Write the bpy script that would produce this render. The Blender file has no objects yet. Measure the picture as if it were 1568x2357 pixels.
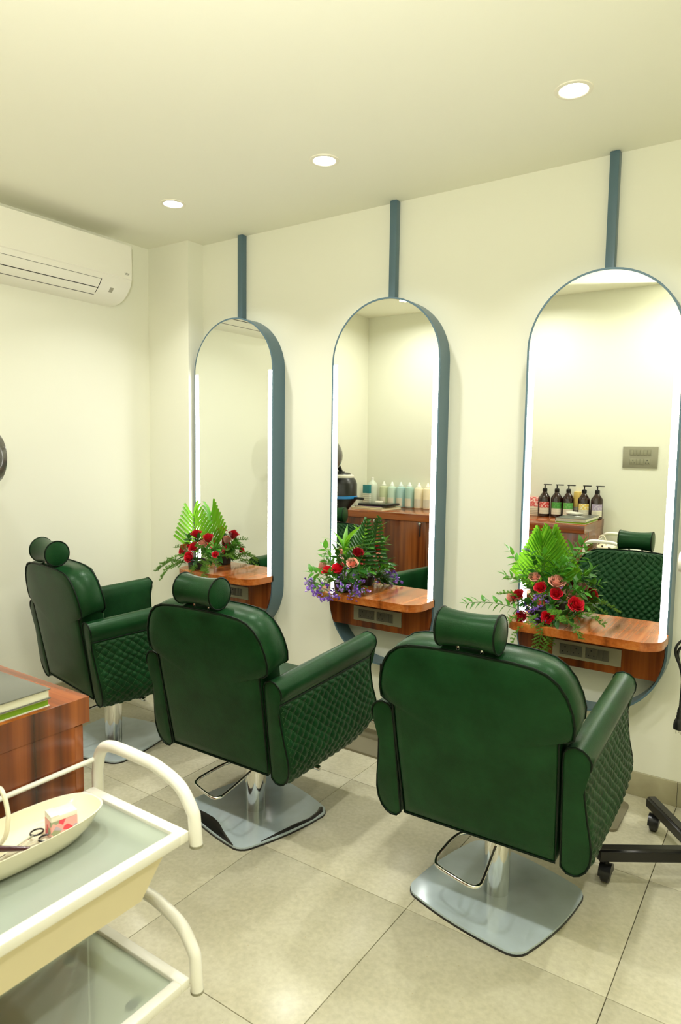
import bpy, bmesh, math, random
from mathutils import Vector, Matrix
random.seed(7)
S = bpy.context.scene
COL = S.collection
PI = math.pi

# ------------------------------------------------------------------ camera, world, exposure
cam_d = bpy.data.cameras.new('camera'); cam = bpy.data.objects.new('camera', cam_d); COL.objects.link(cam)
cam_d.sensor_fit = 'VERTICAL'; cam_d.sensor_height = 36.0; cam_d.sensor_width = 24.0; cam_d.lens = 23.815
cam_d.clip_start = 0.02
_yaw, _pit, _rol = math.radians(34.2954), math.radians(-5.2038), math.radians(0.7985)
cam.matrix_world = (Matrix.Translation((0.0361, -2.9717, 1.4272)) @ Matrix.Rotation(_yaw, 4, 'Z')
                    @ Matrix.Rotation(PI/2 + _pit, 4, 'X') @ Matrix.Rotation(_rol, 4, 'Z'))
cam_d.dof.use_dof = True; cam_d.dof.focus_distance = 2.5; cam_d.dof.aperture_fstop = 6.3
S.camera = cam
W = bpy.data.worlds.new('world'); S.world = W; W.use_nodes = True
W.node_tree.nodes['Background'].inputs[0].default_value = (1.0, 0.97, 0.86, 1)
W.node_tree.nodes['Background'].inputs[1].default_value = 0.25
S.view_settings.view_transform = 'Standard'; S.view_settings.look = 'None'
S.view_settings.gamma = 1.0; S.view_settings.use_curve_mapping = False
S.view_settings.exposure = 0.16
S.cycles.use_denoising = True
S.cycles.max_bounces = 14; S.cycles.diffuse_bounces = 6; S.cycles.glossy_bounces = 6
S.cycles.transmission_bounces = 8; S.cycles.sample_clamp_indirect = 6.0
S.cycles.caustics_reflective = False; S.cycles.caustics_refractive = False

LAMP_FRONT, LAMP_REAR, STRIP, BOUNCE = 5.4, 9.0, 14.0, 29.0
LIGHT_COL = (1.0, 0.99, 0.93)
# added fill light like a bounced flash, turned up at the ceiling of the way in, behind the camera
_fl = bpy.data.lights.new('bounce_fill', 'AREA'); _fl.shape = 'DISK'; _fl.size = 0.12; _fl.energy = BOUNCE; _fl.color = (1.0, 0.985, 0.90); _fl.spread = math.radians(125)
_fo = bpy.data.objects.new('bounce_fill', _fl); COL.objects.link(_fo); _fo.location = (0.0, -3.06, 1.66); _fo.rotation_euler = Vector((-.62, .45, .75)).to_track_quat('-Z', 'Y').to_euler()

# ------------------------------------------------------------------ measured places (metres; mirror wall is y=0, room at y<0)
H = 2.633
XW, XCOL, YCOL = -3.359, -3.0104, -0.1223
YF = -2.70                     # wall behind the cabinet
XD = -0.72                     # end of that wall; the way in lies beyond it
XR, YB = 1.70, -4.60
MX = (-2.6809, -1.6813, -0.6653)
MD, MW, MT, MB_ = 0.1012, 0.3047, 2.1633, 0.352
ZS = 0.7243

# ------------------------------------------------------------------ materials
def srgb(r, g, b):
    f = lambda c: (c/12.92 if c <= 0.04045 else ((c+0.055)/1.055)**2.4)
    return (f(r/255), f(g/255), f(b/255), 1)
def mat(name, col, rough=0.5, metal=0.0, spec=0.5, coat=0.0, bump=None, emit=None, var=None, trans=0.0):
    m = bpy.data.materials.new(name); m.use_nodes = True
    nt = m.node_tree; b = nt.nodes['Principled BSDF']
    b.inputs['Base Color'].default_value = col; b.inputs['Roughness'].default_value = rough
    b.inputs['Metallic'].default_value = metal; b.inputs['Specular IOR Level'].default_value = spec
    b.inputs['Coat Weight'].default_value = coat; b.inputs['Coat Roughness'].default_value = 0.08
    tc = nt.nodes.new('ShaderNodeTexCoord')
    if var:      # (second colour, scale, lo, hi)
        n = nt.nodes.new('ShaderNodeTexNoise'); n.inputs['Scale'].default_value = var[1]; n.inputs['Detail'].default_value = 5
        r = nt.nodes.new('ShaderNodeValToRGB'); r.color_ramp.elements[0].position = var[2]; r.color_ramp.elements[1].position = var[3]
        r.color_ramp.elements[0].color = col; r.color_ramp.elements[1].color = var[0]
        nt.links.new(tc.outputs['Object'], n.inputs['Vector']); nt.links.new(n.outputs['Fac'], r.inputs[0]); nt.links.new(r.outputs[0], b.inputs['Base Color'])
    if bump:     # (scale, strength)
        n = nt.nodes.new('ShaderNodeTexNoise'); n.inputs['Scale'].default_value = bump[0]; n.inputs['Detail'].default_value = 4
        bp = nt.nodes.new('ShaderNodeBump'); bp.inputs['Strength'].default_value = bump[1]; bp.inputs['Distance'].default_value = 0.002
        nt.links.new(tc.outputs['Object'], n.inputs['Vector']); nt.links.new(n.outputs['Fac'], bp.inputs['Height']); nt.links.new(bp.outputs[0], b.inputs['Normal'])
    if emit:
        b.inputs['Emission Color'].default_value = emit[0]; b.inputs['Emission Strength'].default_value = emit[1]
    if trans:
        b.inputs['Transmission Weight'].default_value = trans
    return m
def leafmat(name, col, tl, rough=0.35, w=0.35):
    m = mat(name, col, rough); nt = m.node_tree; b = nt.nodes['Principled BSDF']; out = nt.nodes['Material Output']
    t = nt.nodes.new('ShaderNodeBsdfTranslucent'); t.inputs[0].default_value = tl
    mx = nt.nodes.new('ShaderNodeMixShader'); mx.inputs[0].default_value = w
    oi = nt.nodes.new('ShaderNodeObjectInfo'); mr = nt.nodes.new('ShaderNodeMapRange'); mr.inputs[3].default_value = .62; mr.inputs[4].default_value = 1.3
    hs = nt.nodes.new('ShaderNodeHueSaturation'); hs.inputs['Color'].default_value = col
    nt.links.new(oi.outputs['Random'], mr.inputs[0]); nt.links.new(mr.outputs[0], hs.inputs['Value']); nt.links.new(hs.outputs[0], b.inputs['Base Color'])
    nt.links.new(b.outputs[0], mx.inputs[1]); nt.links.new(t.outputs[0], mx.inputs[2]); nt.links.new(mx.outputs[0], out.inputs[0])
    return m
def woodmat(name, axis, cols, rough=0.22, scale=1.0):
    """walnut veneer with the grain along one axis of the object's own space"""
    m = bpy.data.materials.new(name); m.use_nodes = True; nt = m.node_tree; b = nt.nodes['Principled BSDF']
    tc = nt.nodes.new('ShaderNodeTexCoord'); mp = nt.nodes.new('ShaderNodeMapping')
    s = [13*scale]*3; s['xyz'.index(axis)] = 0.75*scale; mp.inputs['Scale'].default_value = s
    n1 = nt.nodes.new('ShaderNodeTexNoise'); n1.inputs['Scale'].default_value = 1.0; n1.inputs['Detail'].default_value = 3; n1.inputs['Distortion'].default_value = 0.6
    mp2 = nt.nodes.new('ShaderNodeMapping'); s2 = [85*scale]*3; s2['xyz'.index(axis)] = 2.2*scale; mp2.inputs['Scale'].default_value = s2
    n2 = nt.nodes.new('ShaderNodeTexNoise'); n2.inputs['Scale'].default_value = 1.0; n2.inputs['Detail'].default_value = 3
    nt.links.new(tc.outputs['Object'], mp.inputs[0]); nt.links.new(tc.outputs['Object'], mp2.inputs[0])
    nt.links.new(mp.outputs[0], n1.inputs[0]); nt.links.new(mp2.outputs[0], n2.inputs[0])
    ad = nt.nodes.new('ShaderNodeMath'); ad.operation = 'MULTIPLY_ADD'; ad.inputs[1].default_value = 0.3
    nt.links.new(n2.outputs['Fac'], ad.inputs[0]); nt.links.new(n1.outputs['Fac'], ad.inputs[2])
    r = nt.nodes.new('ShaderNodeValToRGB'); e = r.color_ramp.elements
    e[0].position = 0.42; e[0].color = cols[0]; e[1].position = 0.88; e[1].color = cols[2]
    x = e.new(0.64); x.color = cols[1]
    nt.links.new(ad.outputs[0], r.inputs[0]); nt.links.new(r.outputs[0], b.inputs['Base Color'])
    b.inputs['Roughness'].default_value = rough; b.inputs['Coat Weight'].default_value = 0.25; b.inputs['Coat Roughness'].default_value = 0.12
    return m
M = {}
M['wall'] = mat('wall_paint', (0.82, 0.82, 0.695, 1), 0.62, bump=(160, 0.05))
M['ceiling'] = mat('ceiling_paint', (0.87, 0.865, 0.735, 1), 0.7, bump=(120, 0.04))
M['frame'] = mat('blue_grey_paint', srgb(82, 108, 120), 0.34, bump=(60, 0.05))
M['chrome'] = mat('chrome', (0.83, 0.83, 0.81, 1), 0.07, 1.0)
M['film'] = mat('filmed_steel', srgb(192, 208, 214), 0.12, 0.12, var=(srgb(182, 196, 200), 9, 0.4, 0.65))
M['darkedge'] = mat('dark_edge', srgb(28, 26, 24), 0.3)
M['black'] = mat('black_plastic', srgb(20, 20, 19), 0.32)
M['blackmetal'] = mat('black_powder_coat', srgb(20, 19, 17), 0.3)
M['white'] = mat('white_enamel', srgb(238, 236, 226), 0.28)
M['acwhite'] = mat('ac_white', srgb(236, 234, 220), 0.35)
M['mirror'] = mat('mirror_silver', (0.93, 0.95, 0.89, 1), 0.0, 1.0)
M['strip'] = mat('light_strip', (1, 1, 1, 1), 0.4, emit=((1.0, 0.985, 0.93, 1), STRIP))
M['lens'] = mat('downlight_lens', (1, 1, 1, 1), 0.4, emit=((1.0, 0.98, 0.92, 1), 8.0))
M['trimwhite'] = mat('trim_white', srgb(236, 232, 214), 0.45)
M['grey'] = mat('grey_metal_plate', srgb(152, 149, 128), 0.4, 0.2)
M['greylight'] = mat('grey_plate_rim', srgb(176, 172, 150), 0.35, 0.5)
M['greydark'] = mat('grey_module', srgb(88, 86, 74), 0.42)
M['greymid'] = mat('grey_switch', srgb(140, 138, 114), 0.42)
M['hole'] = mat('hole', srgb(10, 10, 8), 0.8)
M['plate'] = mat('brushed_plate', srgb(138, 132, 110), 0.3, 0.5)
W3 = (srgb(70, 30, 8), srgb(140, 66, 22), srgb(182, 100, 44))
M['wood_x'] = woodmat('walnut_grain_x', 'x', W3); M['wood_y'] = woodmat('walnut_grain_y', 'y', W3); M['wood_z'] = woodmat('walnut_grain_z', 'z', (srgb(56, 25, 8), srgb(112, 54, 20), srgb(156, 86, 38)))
M['wood_top_lit'] = woodmat('walnut_top_lit', 'y', (srgb(112, 54, 18), srgb(172, 92, 38), srgb(205, 130, 66)), .18)  # shelf-top walnut, lightened in colour to stand for the strips' light
M['cream'] = mat('cream_plastic', srgb(226, 214, 178), 0.4)
M['ceramic'] = mat('cream_ceramic', srgb(240, 234, 208), 0.22, coat=0.3)
M['pot'] = mat('pot_black', srgb(14, 18, 14), 0.35)
M['palm'] = leafmat('palm_green', srgb(84, 150, 34), srgb(150, 215, 50), 0.35, 0.4)
M['palmd'] = leafmat('palm_dark_green', srgb(46, 92, 36), srgb(80, 140, 40), 0.3, 0.25)
M['leaf'] = leafmat('leaf_green', srgb(78, 146, 48), srgb(110, 180, 50), 0.3, 0.3)
M['leafd'] = leafmat('leaf_dark', srgb(46, 104, 40), srgb(70, 130, 40), 0.3, 0.25)
M['fern'] = leafmat('fern_green', srgb(106, 156, 54), srgb(130, 180, 60), 0.5, 0.3)
M['stem'] = mat('stem_green', srgb(86, 124, 50), 0.5)
M['red'] = leafmat('rose_red', srgb(208, 26, 48), srgb(235, 40, 50), 0.5, 0.15)
M['pink'] = leafmat('rose_pink', srgb(250, 190, 172), srgb(255, 200, 175), 0.5, 0.2)
M['purple'] = leafmat('statice_purple', srgb(142, 98, 204), srgb(150, 100, 215), 0.6, 0.2)
M['lilac'] = leafmat('statice_lilac', srgb(192, 164, 228), srgb(190, 160, 225), 0.6, 0.2)

def tilemat():
    m = bpy.data.materials.new('limestone_tile'); m.use_nodes = True; nt = m.node_tree; b = nt.nodes['Principled BSDF']
    tc = nt.nodes.new('ShaderNodeTexCoord'); oi = nt.nodes.new('ShaderNodeObjectInfo')
    va = nt.nodes.new('ShaderNodeVectorMath'); va.operation = 'SCALE'; va.inputs[3].default_value = 37.0
    cb = nt.nodes.new('ShaderNodeCombineXYZ'); nt.links.new(oi.outputs['Random'], cb.inputs[0]); nt.links.new(oi.outputs['Random'], cb.inputs[2])
    nt.links.new(cb.outputs[0], va.inputs[0])
    ad = nt.nodes.new('ShaderNodeVectorMath'); ad.operation = 'ADD'; nt.links.new(tc.outputs['Object'], ad.inputs[0]); nt.links.new(va.outputs[0], ad.inputs[1])
    n1 = nt.nodes.new('ShaderNodeTexNoise'); n1.inputs['Scale'].default_value = 5; n1.inputs['Detail'].default_value = 6; n1.inputs['Roughness'].default_value = 0.62
    n2 = nt.nodes.new('ShaderNodeTexNoise'); n2.inputs['Scale'].default_value = 70; n2.inputs['Detail'].default_value = 3
    vo = nt.nodes.new('ShaderNodeTexVoronoi'); vo.inputs['Scale'].default_value = 26
    for x in (n1, n2, vo): nt.links.new(ad.outputs[0], x.inputs['Vector'])
    r = nt.nodes.new('ShaderNodeValToRGB'); r.color_ramp.elements[0].position = 0.3; r.color_ramp.elements[1].position = 0.72
    r.color_ramp.elements[0].color = srgb(184, 179, 152); r.color_ramp.elements[1].color = srgb(197, 193, 169)
    nt.links.new(n1.outputs['Fac'], r.inputs[0])
    mx = nt.nodes.new('ShaderNodeMixRGB'); mx.blend_type = 'OVERLAY'; mx.inputs[0].default_value = 0.2
    nt.links.new(r.outputs[0], mx.inputs[1]); nt.links.new(n2.outputs['Fac'], mx.inputs[2])
    lt = nt.nodes.new('ShaderNodeMath'); lt.operation = 'LESS_THAN'; lt.inputs[1].default_value = 0.055; nt.links.new(vo.outputs['Distance'], lt.inputs[0])
    m2 = nt.nodes.new('ShaderNodeMixRGB'); m2.inputs[2].default_value = srgb(176, 162, 126); 
    k = nt.nodes.new('ShaderNodeMath'); k.operation = 'MULTIPLY'; k.inputs[1].default_value = 0.5; nt.links.new(lt.outputs[0], k.inputs[0])
    nt.links.new(k.outputs[0], m2.inputs[0]); nt.links.new(mx.outputs[0], m2.inputs[1]); nt.links.new(m2.outputs[0], b.inputs['Base Color'])
    b.inputs['Roughness'].default_value = 0.27; b.inputs['Specular IOR Level'].default_value = 0.45
    return m
M['tile'] = tilemat()
M['grout'] = mat('grout', srgb(120, 110, 84), 0.9)
M['skirt'] = mat('skirting_stone', srgb(168, 162, 132), 0.4, var=(srgb(150, 144, 116), 9, 0.35, 0.7))

QA, QS, QL = 0.044, 0.0160, 0.0230     # quilt lattice: pitch across; heights of the flat and of the tall half rows
def quilt_w(v):
    P = 2*(QS+QL); k, r = divmod(v, P)
    return 2*k + (r/QS*.5 if r < 2*QS else 1+(r-2*QS)/QL*.5)
def leather(name, quilt=False):
    m = bpy.data.materials.new(name); m.use_nodes = True; nt = m.node_tree; b = nt.nodes['Principled BSDF']
    tc = nt.nodes.new('ShaderNodeTexCoord')
    n = nt.nodes.new('ShaderNodeTexNoise'); n.inputs['Scale'].default_value = 7; n.inputs['Detail'].default_value = 6; n.inputs['Roughness'].default_value = 0.6
    nt.links.new(tc.outputs['Object'], n.inputs['Vector'])
    r = nt.nodes.new('ShaderNodeValToRGB'); r.color_ramp.elements[0].position = 0.32; r.color_ramp.elements[1].position = 0.68
    r.color_ramp.elements[0].color = srgb(13, 44, 19); r.color_ramp.elements[1].color = srgb(21, 62, 31)
    nt.links.new(n.outputs['Fac'], r.inputs[0])
    vo = nt.nodes.new('ShaderNodeTexVoronoi'); vo.inputs['Scale'].default_value = 300; nt.links.new(tc.outputs['Object'], vo.inputs['Vector'])
    bp = nt.nodes.new('ShaderNodeBump'); bp.inputs['Strength'].default_value = 0.22; bp.inputs['Distance'].default_value = 0.001
    nt.links.new(vo.outputs['Distance'], bp.inputs['Height']); nt.links.new(bp.outputs[0], b.inputs['Normal'])
    b.inputs['Specular Tint'].default_value = (.65, 1, .65, 1)
    b.inputs['Roughness'].default_value = 0.36; b.inputs['Specular IOR Level'].default_value = 0.2
    b.inputs['Coat Weight'].default_value = 0.05; b.inputs['Coat Roughness'].default_value = 0.25
    if not quilt:
        nt.links.new(r.outputs[0], b.inputs['Base Color']); return m
    uv = nt.nodes.new('ShaderNodeSeparateXYZ'); nt.links.new(tc.outputs['UV'], uv.inputs[0])
    def mth(op, a, c=None, v=None):
        x = nt.nodes.new('ShaderNodeMath'); x.operation = op
        nt.links.new(a, x.inputs[0])
        if c is not None: nt.links.new(c, x.inputs[1])
        if v is not None: x.inputs[1].default_value = v
        return x.outputs[0]
    p = mth('ADD', uv.outputs[0], uv.outputs[1]); q = mth('SUBTRACT', uv.outputs[0], uv.outputs[1])
    masks = []
    for s, other in ((p, q), (q, p)):
        d0 = mth('ABSOLUTE', mth('SUBTRACT', mth('FRACT', mth('ADD', s, v=0.5)), v=0.5))
        line = mth('LESS_THAN', d0, v=0.020)
        dash = mth('LESS_THAN', mth('FRACT', mth('MULTIPLY', other, v=8.0)), v=0.5)
        masks.append(mth('MULTIPLY', line, dash))
    st = mth('MAXIMUM', masks[0], masks[1])
    st = mth('MULTIPLY', st, v=0.55)
    mx = nt.nodes.new('ShaderNodeMixRGB'); nt.links.new(st, mx.inputs[0]); nt.links.new(r.outputs[0], mx.inputs[1]); mx.inputs[2].default_value = srgb(120, 160, 110)
    nt.links.new(mx.outputs[0], b.inputs['Base Color'])
    return m
M['leather'] = leather('green_leather'); M['quilt'] = leather('green_quilted_leather', True)
M['piping'] = mat('dark_green_piping', srgb(6, 22, 10), 0.4, spec=.15)

def frosted():
    m = mat('frosted_glass', (0.70, 0.78, 0.69, 1), 0.42, trans=0.45); nt = m.node_tree
    b = nt.nodes['Principled BSDF']; out = nt.nodes['Material Output']
    t = nt.nodes.new('ShaderNodeBsdfTransparent'); t.inputs[0].default_value = (0.88, 0.95, 0.9, 1)
    mx = nt.nodes.new('ShaderNodeMixShader'); mx.inputs[0].default_value = 0.4
    nt.links.new(b.outputs[0], mx.inputs[1]); nt.links.new(t.outputs[0], mx.inputs[2]); nt.links.new(mx.outputs[0], out.inputs[0])
    return m
M['frost'] = frosted()

# ------------------------------------------------------------------ mesh helpers
class MB:
    def __init__(s): s.v = []; s.f = []; s.mi = []; s.uv = None
    def add(s, vs, fs, mi=0):
        o = len(s.v); s.v += [tuple(x) for x in vs]; s.f += [tuple(i+o for i in f) for f in fs]; s.mi += [mi]*len(fs); return s
    def box(s, a, b, mi=0, c=0.0):
        """box with corners a, b and chamfer c on all edges"""
        x0, y0, z0 = (min(a[i], b[i]) for i in range(3)); x1, y1, z1 = (max(a[i], b[i]) for i in range(3))
        if c <= 0:
            v = [(x0,y0,z0),(x1,y0,z0),(x1,y1,z0),(x0,y1,z0),(x0,y0,z1),(x1,y0,z1),(x1,y1,z1),(x0,y1,z1)]
            return s.add(v, [(3,2,1,0),(4,5,6,7),(0,1,5,4),(1,2,6,5),(2,3,7,6),(3,0,4,7)], mi)
        bm = bmesh.new(); bmesh.ops.create_cube(bm, size=1)
        for v in bm.verts:
            v.co = Vector(((x0+x1)/2+v.co.x*(x1-x0), (y0+y1)/2+v.co.y*(y1-y0), (z0+z1)/2+v.co.z*(z1-z0)))
        bmesh.ops.bevel(bm, geom=bm.edges[:], offset=min(c, .49*min(x1-x0, y1-y0, z1-z0)), segments=2, profile=0.5, affect='EDGES')
        return s.bm(bm, mi)
    def bm(s, bm, mi=0):
        bm.verts.index_update(); s.add([v.co[:] for v in bm.verts], [[v.index for v in f.verts] for f in bm.faces], mi); bm.free(); return s
    def tube(s, pts, r, n=10, mi=0, closed=False, caps=True, flat=1.0):
        pts = [Vector(p) for p in pts]; N = len(pts)
        rr = r if isinstance(r, (list, tuple)) else [r]*N
        prev = None; rings = []
        for i, p in enumerate(pts):
            if closed: t = pts[(i+1) % N]-pts[i-1]
            else: t = pts[min(i+1, N-1)]-pts[max(i-1, 0)]
            t.normalize()
            if prev is None:
                a = Vector((0, 0, 1)) if abs(t.z) < .9 else Vector((1, 0, 0)); u = t.cross(a).normalized()
            else:
                u = (prev - t*prev.dot(t)).normalized()
            prev = u; w = t.cross(u)
            rings.append([p+u*math.cos(2*PI*k/n)*rr[i]+w*math.sin(2*PI*k/n)*rr[i]*flat for k in range(n)])
        vs = [v for ring in rings for v in ring]; fs = []
        for i in range(N if closed else N-1):
            j = (i+1) % N
            for k in range(n): fs.append((i*n+k, j*n+k, j*n+(k+1) % n, i*n+(k+1) % n))
        if caps and not closed: fs += [tuple(reversed(range(n))), tuple((N-1)*n+k for k in range(n))]
        return s.add(vs, fs, mi)
    def lathe(s, prof, n=24, at=(0, 0, 0), mi=0, axis='z', sx=1.0, sy=1.0):
        """prof: list of (radius, height)"""
        vs = []; fs = []
        for r, h in prof:
            for k in range(n):
                a = 2*PI*k/n; p = (r*math.cos(a)*sx, r*math.sin(a)*sy, h)
                if axis == 'y': p = (p[0], p[2], -p[1])
                if axis == 'x': p = (p[2], p[0], p[1])
                vs.append((p[0]+at[0], p[1]+at[1], p[2]+at[2]))
        for i in range(len(prof)-1):
            for k in range(n): fs.append((i*n+k, i*n+(k+1) % n, (i+1)*n+(k+1) % n, (i+1)*n+k))
        fs += [tuple(reversed(range(n))), tuple((len(prof)-1)*n+k for k in range(n))]
        return s.add(vs, fs, mi)
    def prism(s, poly, a, b, axis='z', mi=0, caps=True):
        """polygon (2-D) extruded from a to b along an axis"""
        n = len(poly)
        def P(q, h): return {'z': (q[0], q[1], h), 'y': (q[0], h, q[1]), 'x': (h, q[0], q[1])}[axis]
        vs = [P(q, a) for q in poly]+[P(q, b) for q in poly]
        fs = [(i, (i+1) % n, n+(i+1) % n, n+i) for i in range(n)]
        if caps: fs += [tuple(reversed(range(n))), tuple(range(n, 2*n))]
        return s.add(vs, fs, mi)
    def mesh(s, name, mats, smooth=True, angle=40):
        me = bpy.data.meshes.new(name); me.from_pydata(s.v, [], s.f)
        for m in (mats if isinstance(mats, (list, tuple)) else [mats]): me.materials.append(m)
        me.polygons.foreach_set('material_index', s.mi)
        bm = bmesh.new(); bm.from_mesh(me); bmesh.ops.recalc_face_normals(bm, faces=bm.faces[:]); bm.to_mesh(me); bm.free()
        if smooth:
            me.polygons.foreach_set('use_smooth', [True]*len(me.polygons)); me.set_sharp_from_angle(angle=math.radians(angle))
        me.update(); return me
    def build(s, name, mats, parent=None, smooth=True, angle=40, loc=None):
        return put(name, s.mesh(name, mats, smooth, angle), parent, loc)
def put(name, me, parent=None, loc=None, rot=None, scale=None):
    o = bpy.data.objects.new(name, me); COL.objects.link(o)
    if parent is not None: o.parent = parent
    if loc is not None: o.location = loc
    if rot is not None: o.rotation_euler = rot
    if scale is not None: o.scale = (scale,)*3 if isinstance(scale, (int, float)) else scale
    return o
def tag(o, label, cat, group=None, kind=None):
    o['label'] = label; o['category'] = cat
    if group: o['group'] = group
    if kind: o['kind'] = kind
    return o
def empty(name, loc, rz=0.0):
    o = bpy.data.objects.new(name, None); COL.objects.link(o); o.location = loc; o.rotation_euler = (0, 0, rz); o.empty_display_size = .05; return o
def struct(o, label=None):
    o['kind'] = 'structure'
    if label: o['label'] = label
    return o
def kids(o): return [x for x in bpy.data.objects if x.parent == o]
def copy_tree(o, parent=None):
    ch = kids(o); c = o.copy(); COL.objects.link(c); c.parent = parent
    for x in ch: copy_tree(x, c)
    return c
def rrect(w, h, r, n=6, cx=0, cy=0, bulge=0.0):
    pts = []
    for (sx, sy, a0) in ((1, 1, 0), (-1, 1, 90), (-1, -1, 180), (1, -1, 270)):
        for k in range(n+1):
            a = math.radians(a0+90*k/n); pts.append([sx*(w/2-r)+r*math.cos(a), sy*(h/2-r)+r*math.sin(a)])
    if bulge:
        out = []
        for i, p in enumerate(pts):
            out.append(p); q = pts[(i+1) % len(pts)]
            if math.hypot(q[0]-p[0], q[1]-p[1]) > r:
                for k in range(1, 8):
                    t = k/8; x = p[0]+(q[0]-p[0])*t; y = p[1]+(q[1]-p[1])*t; L = math.hypot(x, y); d = bulge*4*t*(1-t)
                    if abs(q[0]-p[0]) > abs(q[1]-p[1]): y += math.copysign(d, y)
                    else: x += math.copysign(d, x)
                    out.append([x, y])
        pts = out
    return [(x+cx, y+cy) for x, y in pts]
def smooth_path(pts, n=6):
    """Catmull-Rom through points"""
    P = [Vector(p) for p in pts]; out = []
    for i in range(len(P)-1):
        p0, p1, p2, p3 = P[max(i-1, 0)], P[i], P[i+1], P[min(i+2, len(P)-1)]
        for k in range(n):
            t = k/n; out.append(0.5*((2*p1)+(p2-p0)*t+(2*p0-5*p1+4*p2-p3)*t*t+(3*p1-p0-3*p2+p3)*t**3))
    out.append(P[-1]); return out
def lerp(a, b, t): return a+(b-a)*t
def interp(tab, x):
    if x <= tab[0][0]: return tab[0][1]
    for (a, va), (b, vb) in zip(tab, tab[1:]):
        if x <= b: return va+(vb-va)*(x-a)/(b-a)
    return tab[-1][1]

# ------------------------------------------------------------------ the room
def build_room():
    fl = MB().box((XW-.2, YB-.2, -.12), (XR+.2, .2, -.012)).build('floor', M['grout'], smooth=False)
    struct(fl, 'floor of large beige limestone tiles')
    xs = [XW]+[round(-3.3075+.6*k, 4) for k in range(0, 9) if XW+.03 < -3.3075+.6*k < XR]+[XR]
    ys = [0.0]+[round(-.5935-.599*k, 4) for k in range(0, 7) if -.5935-.599*k > YB]+[YB]
    cache = {}
    for i in range(len(xs)-1):
        for j in range(len(ys)-1):
            w, h = round(xs[i+1]-xs[i]-.0022, 4), round(ys[j]-ys[j+1]-.0022, 4)
            cx, cy = (xs[i]+xs[i+1])/2, (ys[j]+ys[j+1])/2
            if cx < XD and cy < YF-.35: continue
            if (w, h) not in cache: cache[(w, h)] = MB().box((-w/2, -h/2, -.013), (w/2, h/2, 0), c=.0012).mesh('tile', M['tile'], angle=60)
            put('tile', cache[(w, h)], fl, (cx, cy, 0))
    struct(MB().box((XW-.2, YB-.2, H), (XR+.2, .2, H+.1)).build('ceiling', M['ceiling'], smooth=False), 'plain cream ceiling')
    # mirror wall with the corner column as one outline
    wb = MB().prism([(XW-.12, .12), (XW-.12, YCOL), (XCOL, YCOL), (XCOL, 0), (XR+.12, 0), (XR+.12, .12)], 0, H).build('wall_back', M['wall'], smooth=False)
    struct(wb, 'cream wall carrying the three arched mirrors')
    struct(MB().box((XW-.12, YB, 0), (XW, YCOL, H)).build('wall_left', M['wall'], smooth=False), 'cream wall carrying the air conditioner')
    struct(MB().box((XW, YB, 0), (XD, YF, H)).build('wall_front', M['wall'], smooth=False), 'cream wall behind the cabinet, opposite the mirrors')
    struct(MB().box((XR, YB, 0), (XR+.12, 0, H)).build('wall_right', M['wall'], smooth=False), 'cream side wall')
    struct(MB().box((XD, YB-.12, 0), (XR+.12, YB, H)).build('wall_rear', M['wall'], smooth=False), 'cream wall at the end of the way in')
    # stone skirting in lengths as long as the tiles
    def skirting(name, a, b, fixed, axis, d, label):
        root = empty(name, (0, 0, 0)); struct(root, label)
        cuts = [a]+[c for c in (xs if axis == 'x' else ys[::-1]) if a+.03 < c < b-.03]+[b]
        for p, q in zip(cuts, cuts[1:]):
            mbx = MB()
            if axis == 'x': mbx.box((p+.0008, fixed, 0), (q-.0008, fixed+d, .1017), c=.001)
            else: mbx.box((fixed, p+.0008, 0), (fixed+d, q-.0008, .1017), c=.001)
            mbx.build('skirting_tile', M['skirt'], root, angle=60)
    skirting('baseboard_back', XCOL, XR, 0, 'x', -.012, 'beige stone skirting under the mirrors')
    skirting('baseboard_left', YF, YCOL, XW, 'y', .012, 'beige stone skirting on the wall with the air conditioner')
    skirting('baseboard_front', XW+.012, XD, YF, 'x', .012, 'beige stone skirting behind the cabinet')
build_room()

# ------------------------------------------------------------------ ceiling downlights
def downlight(x, y, power, label, r=.047, spread=110):
    root = empty('downlight', (x, y, H)); tag(root, label, 'ceiling light', 'round recessed downlights')
    MB().lathe([(r+.016, 0), (r+.015, -.003), (r+.004, -.005), (r, -.003), (r-.001, -.001)], 40).build('trim_ring', M['trimwhite'], root)
    MB().lathe([(r, 0), (r, -.0026), (r*.9, -.0034)], 40).build('lens', M['lens'], root)
    L = bpy.data.lights.new('downlight_beam', 'AREA'); L.shape = 'DISK'; L.size = r*1.9; L.energy = power; L.color = LIGHT_COL; L.spread = math.radians(spread)
    o = bpy.data.objects.new('beam', L); COL.objects.link(o); o.parent = root; o.location = (0, 0, -.006)
downlight(-2.629, -.575, LAMP_FRONT, 'round ceiling downlight closest to the air conditioner, above the farthest chair')
downlight(-1.70, -.582, LAMP_FRONT, 'round ceiling downlight above the chair with the torn film base')
downlight(-.676, -.584, LAMP_FRONT, 'round ceiling downlight nearest the camera, above the nearest chair')
downlight(.36, -.584, LAMP_FRONT, 'round ceiling downlight beyond the black caster stand')
for x, t in ((-2.70, 'over the black hair steamer'), (-1.70, 'over the cabinet with pump bottles'), (-.66, 'over the white trolley'), (.36, 'over the way in')):
    downlight(x, -2.18, LAMP_REAR, 'round ceiling downlight of the second row '+t, spread=160)
downlight(.4, -3.7, LAMP_REAR, 'round ceiling downlight of the passage behind the camera')

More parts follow.
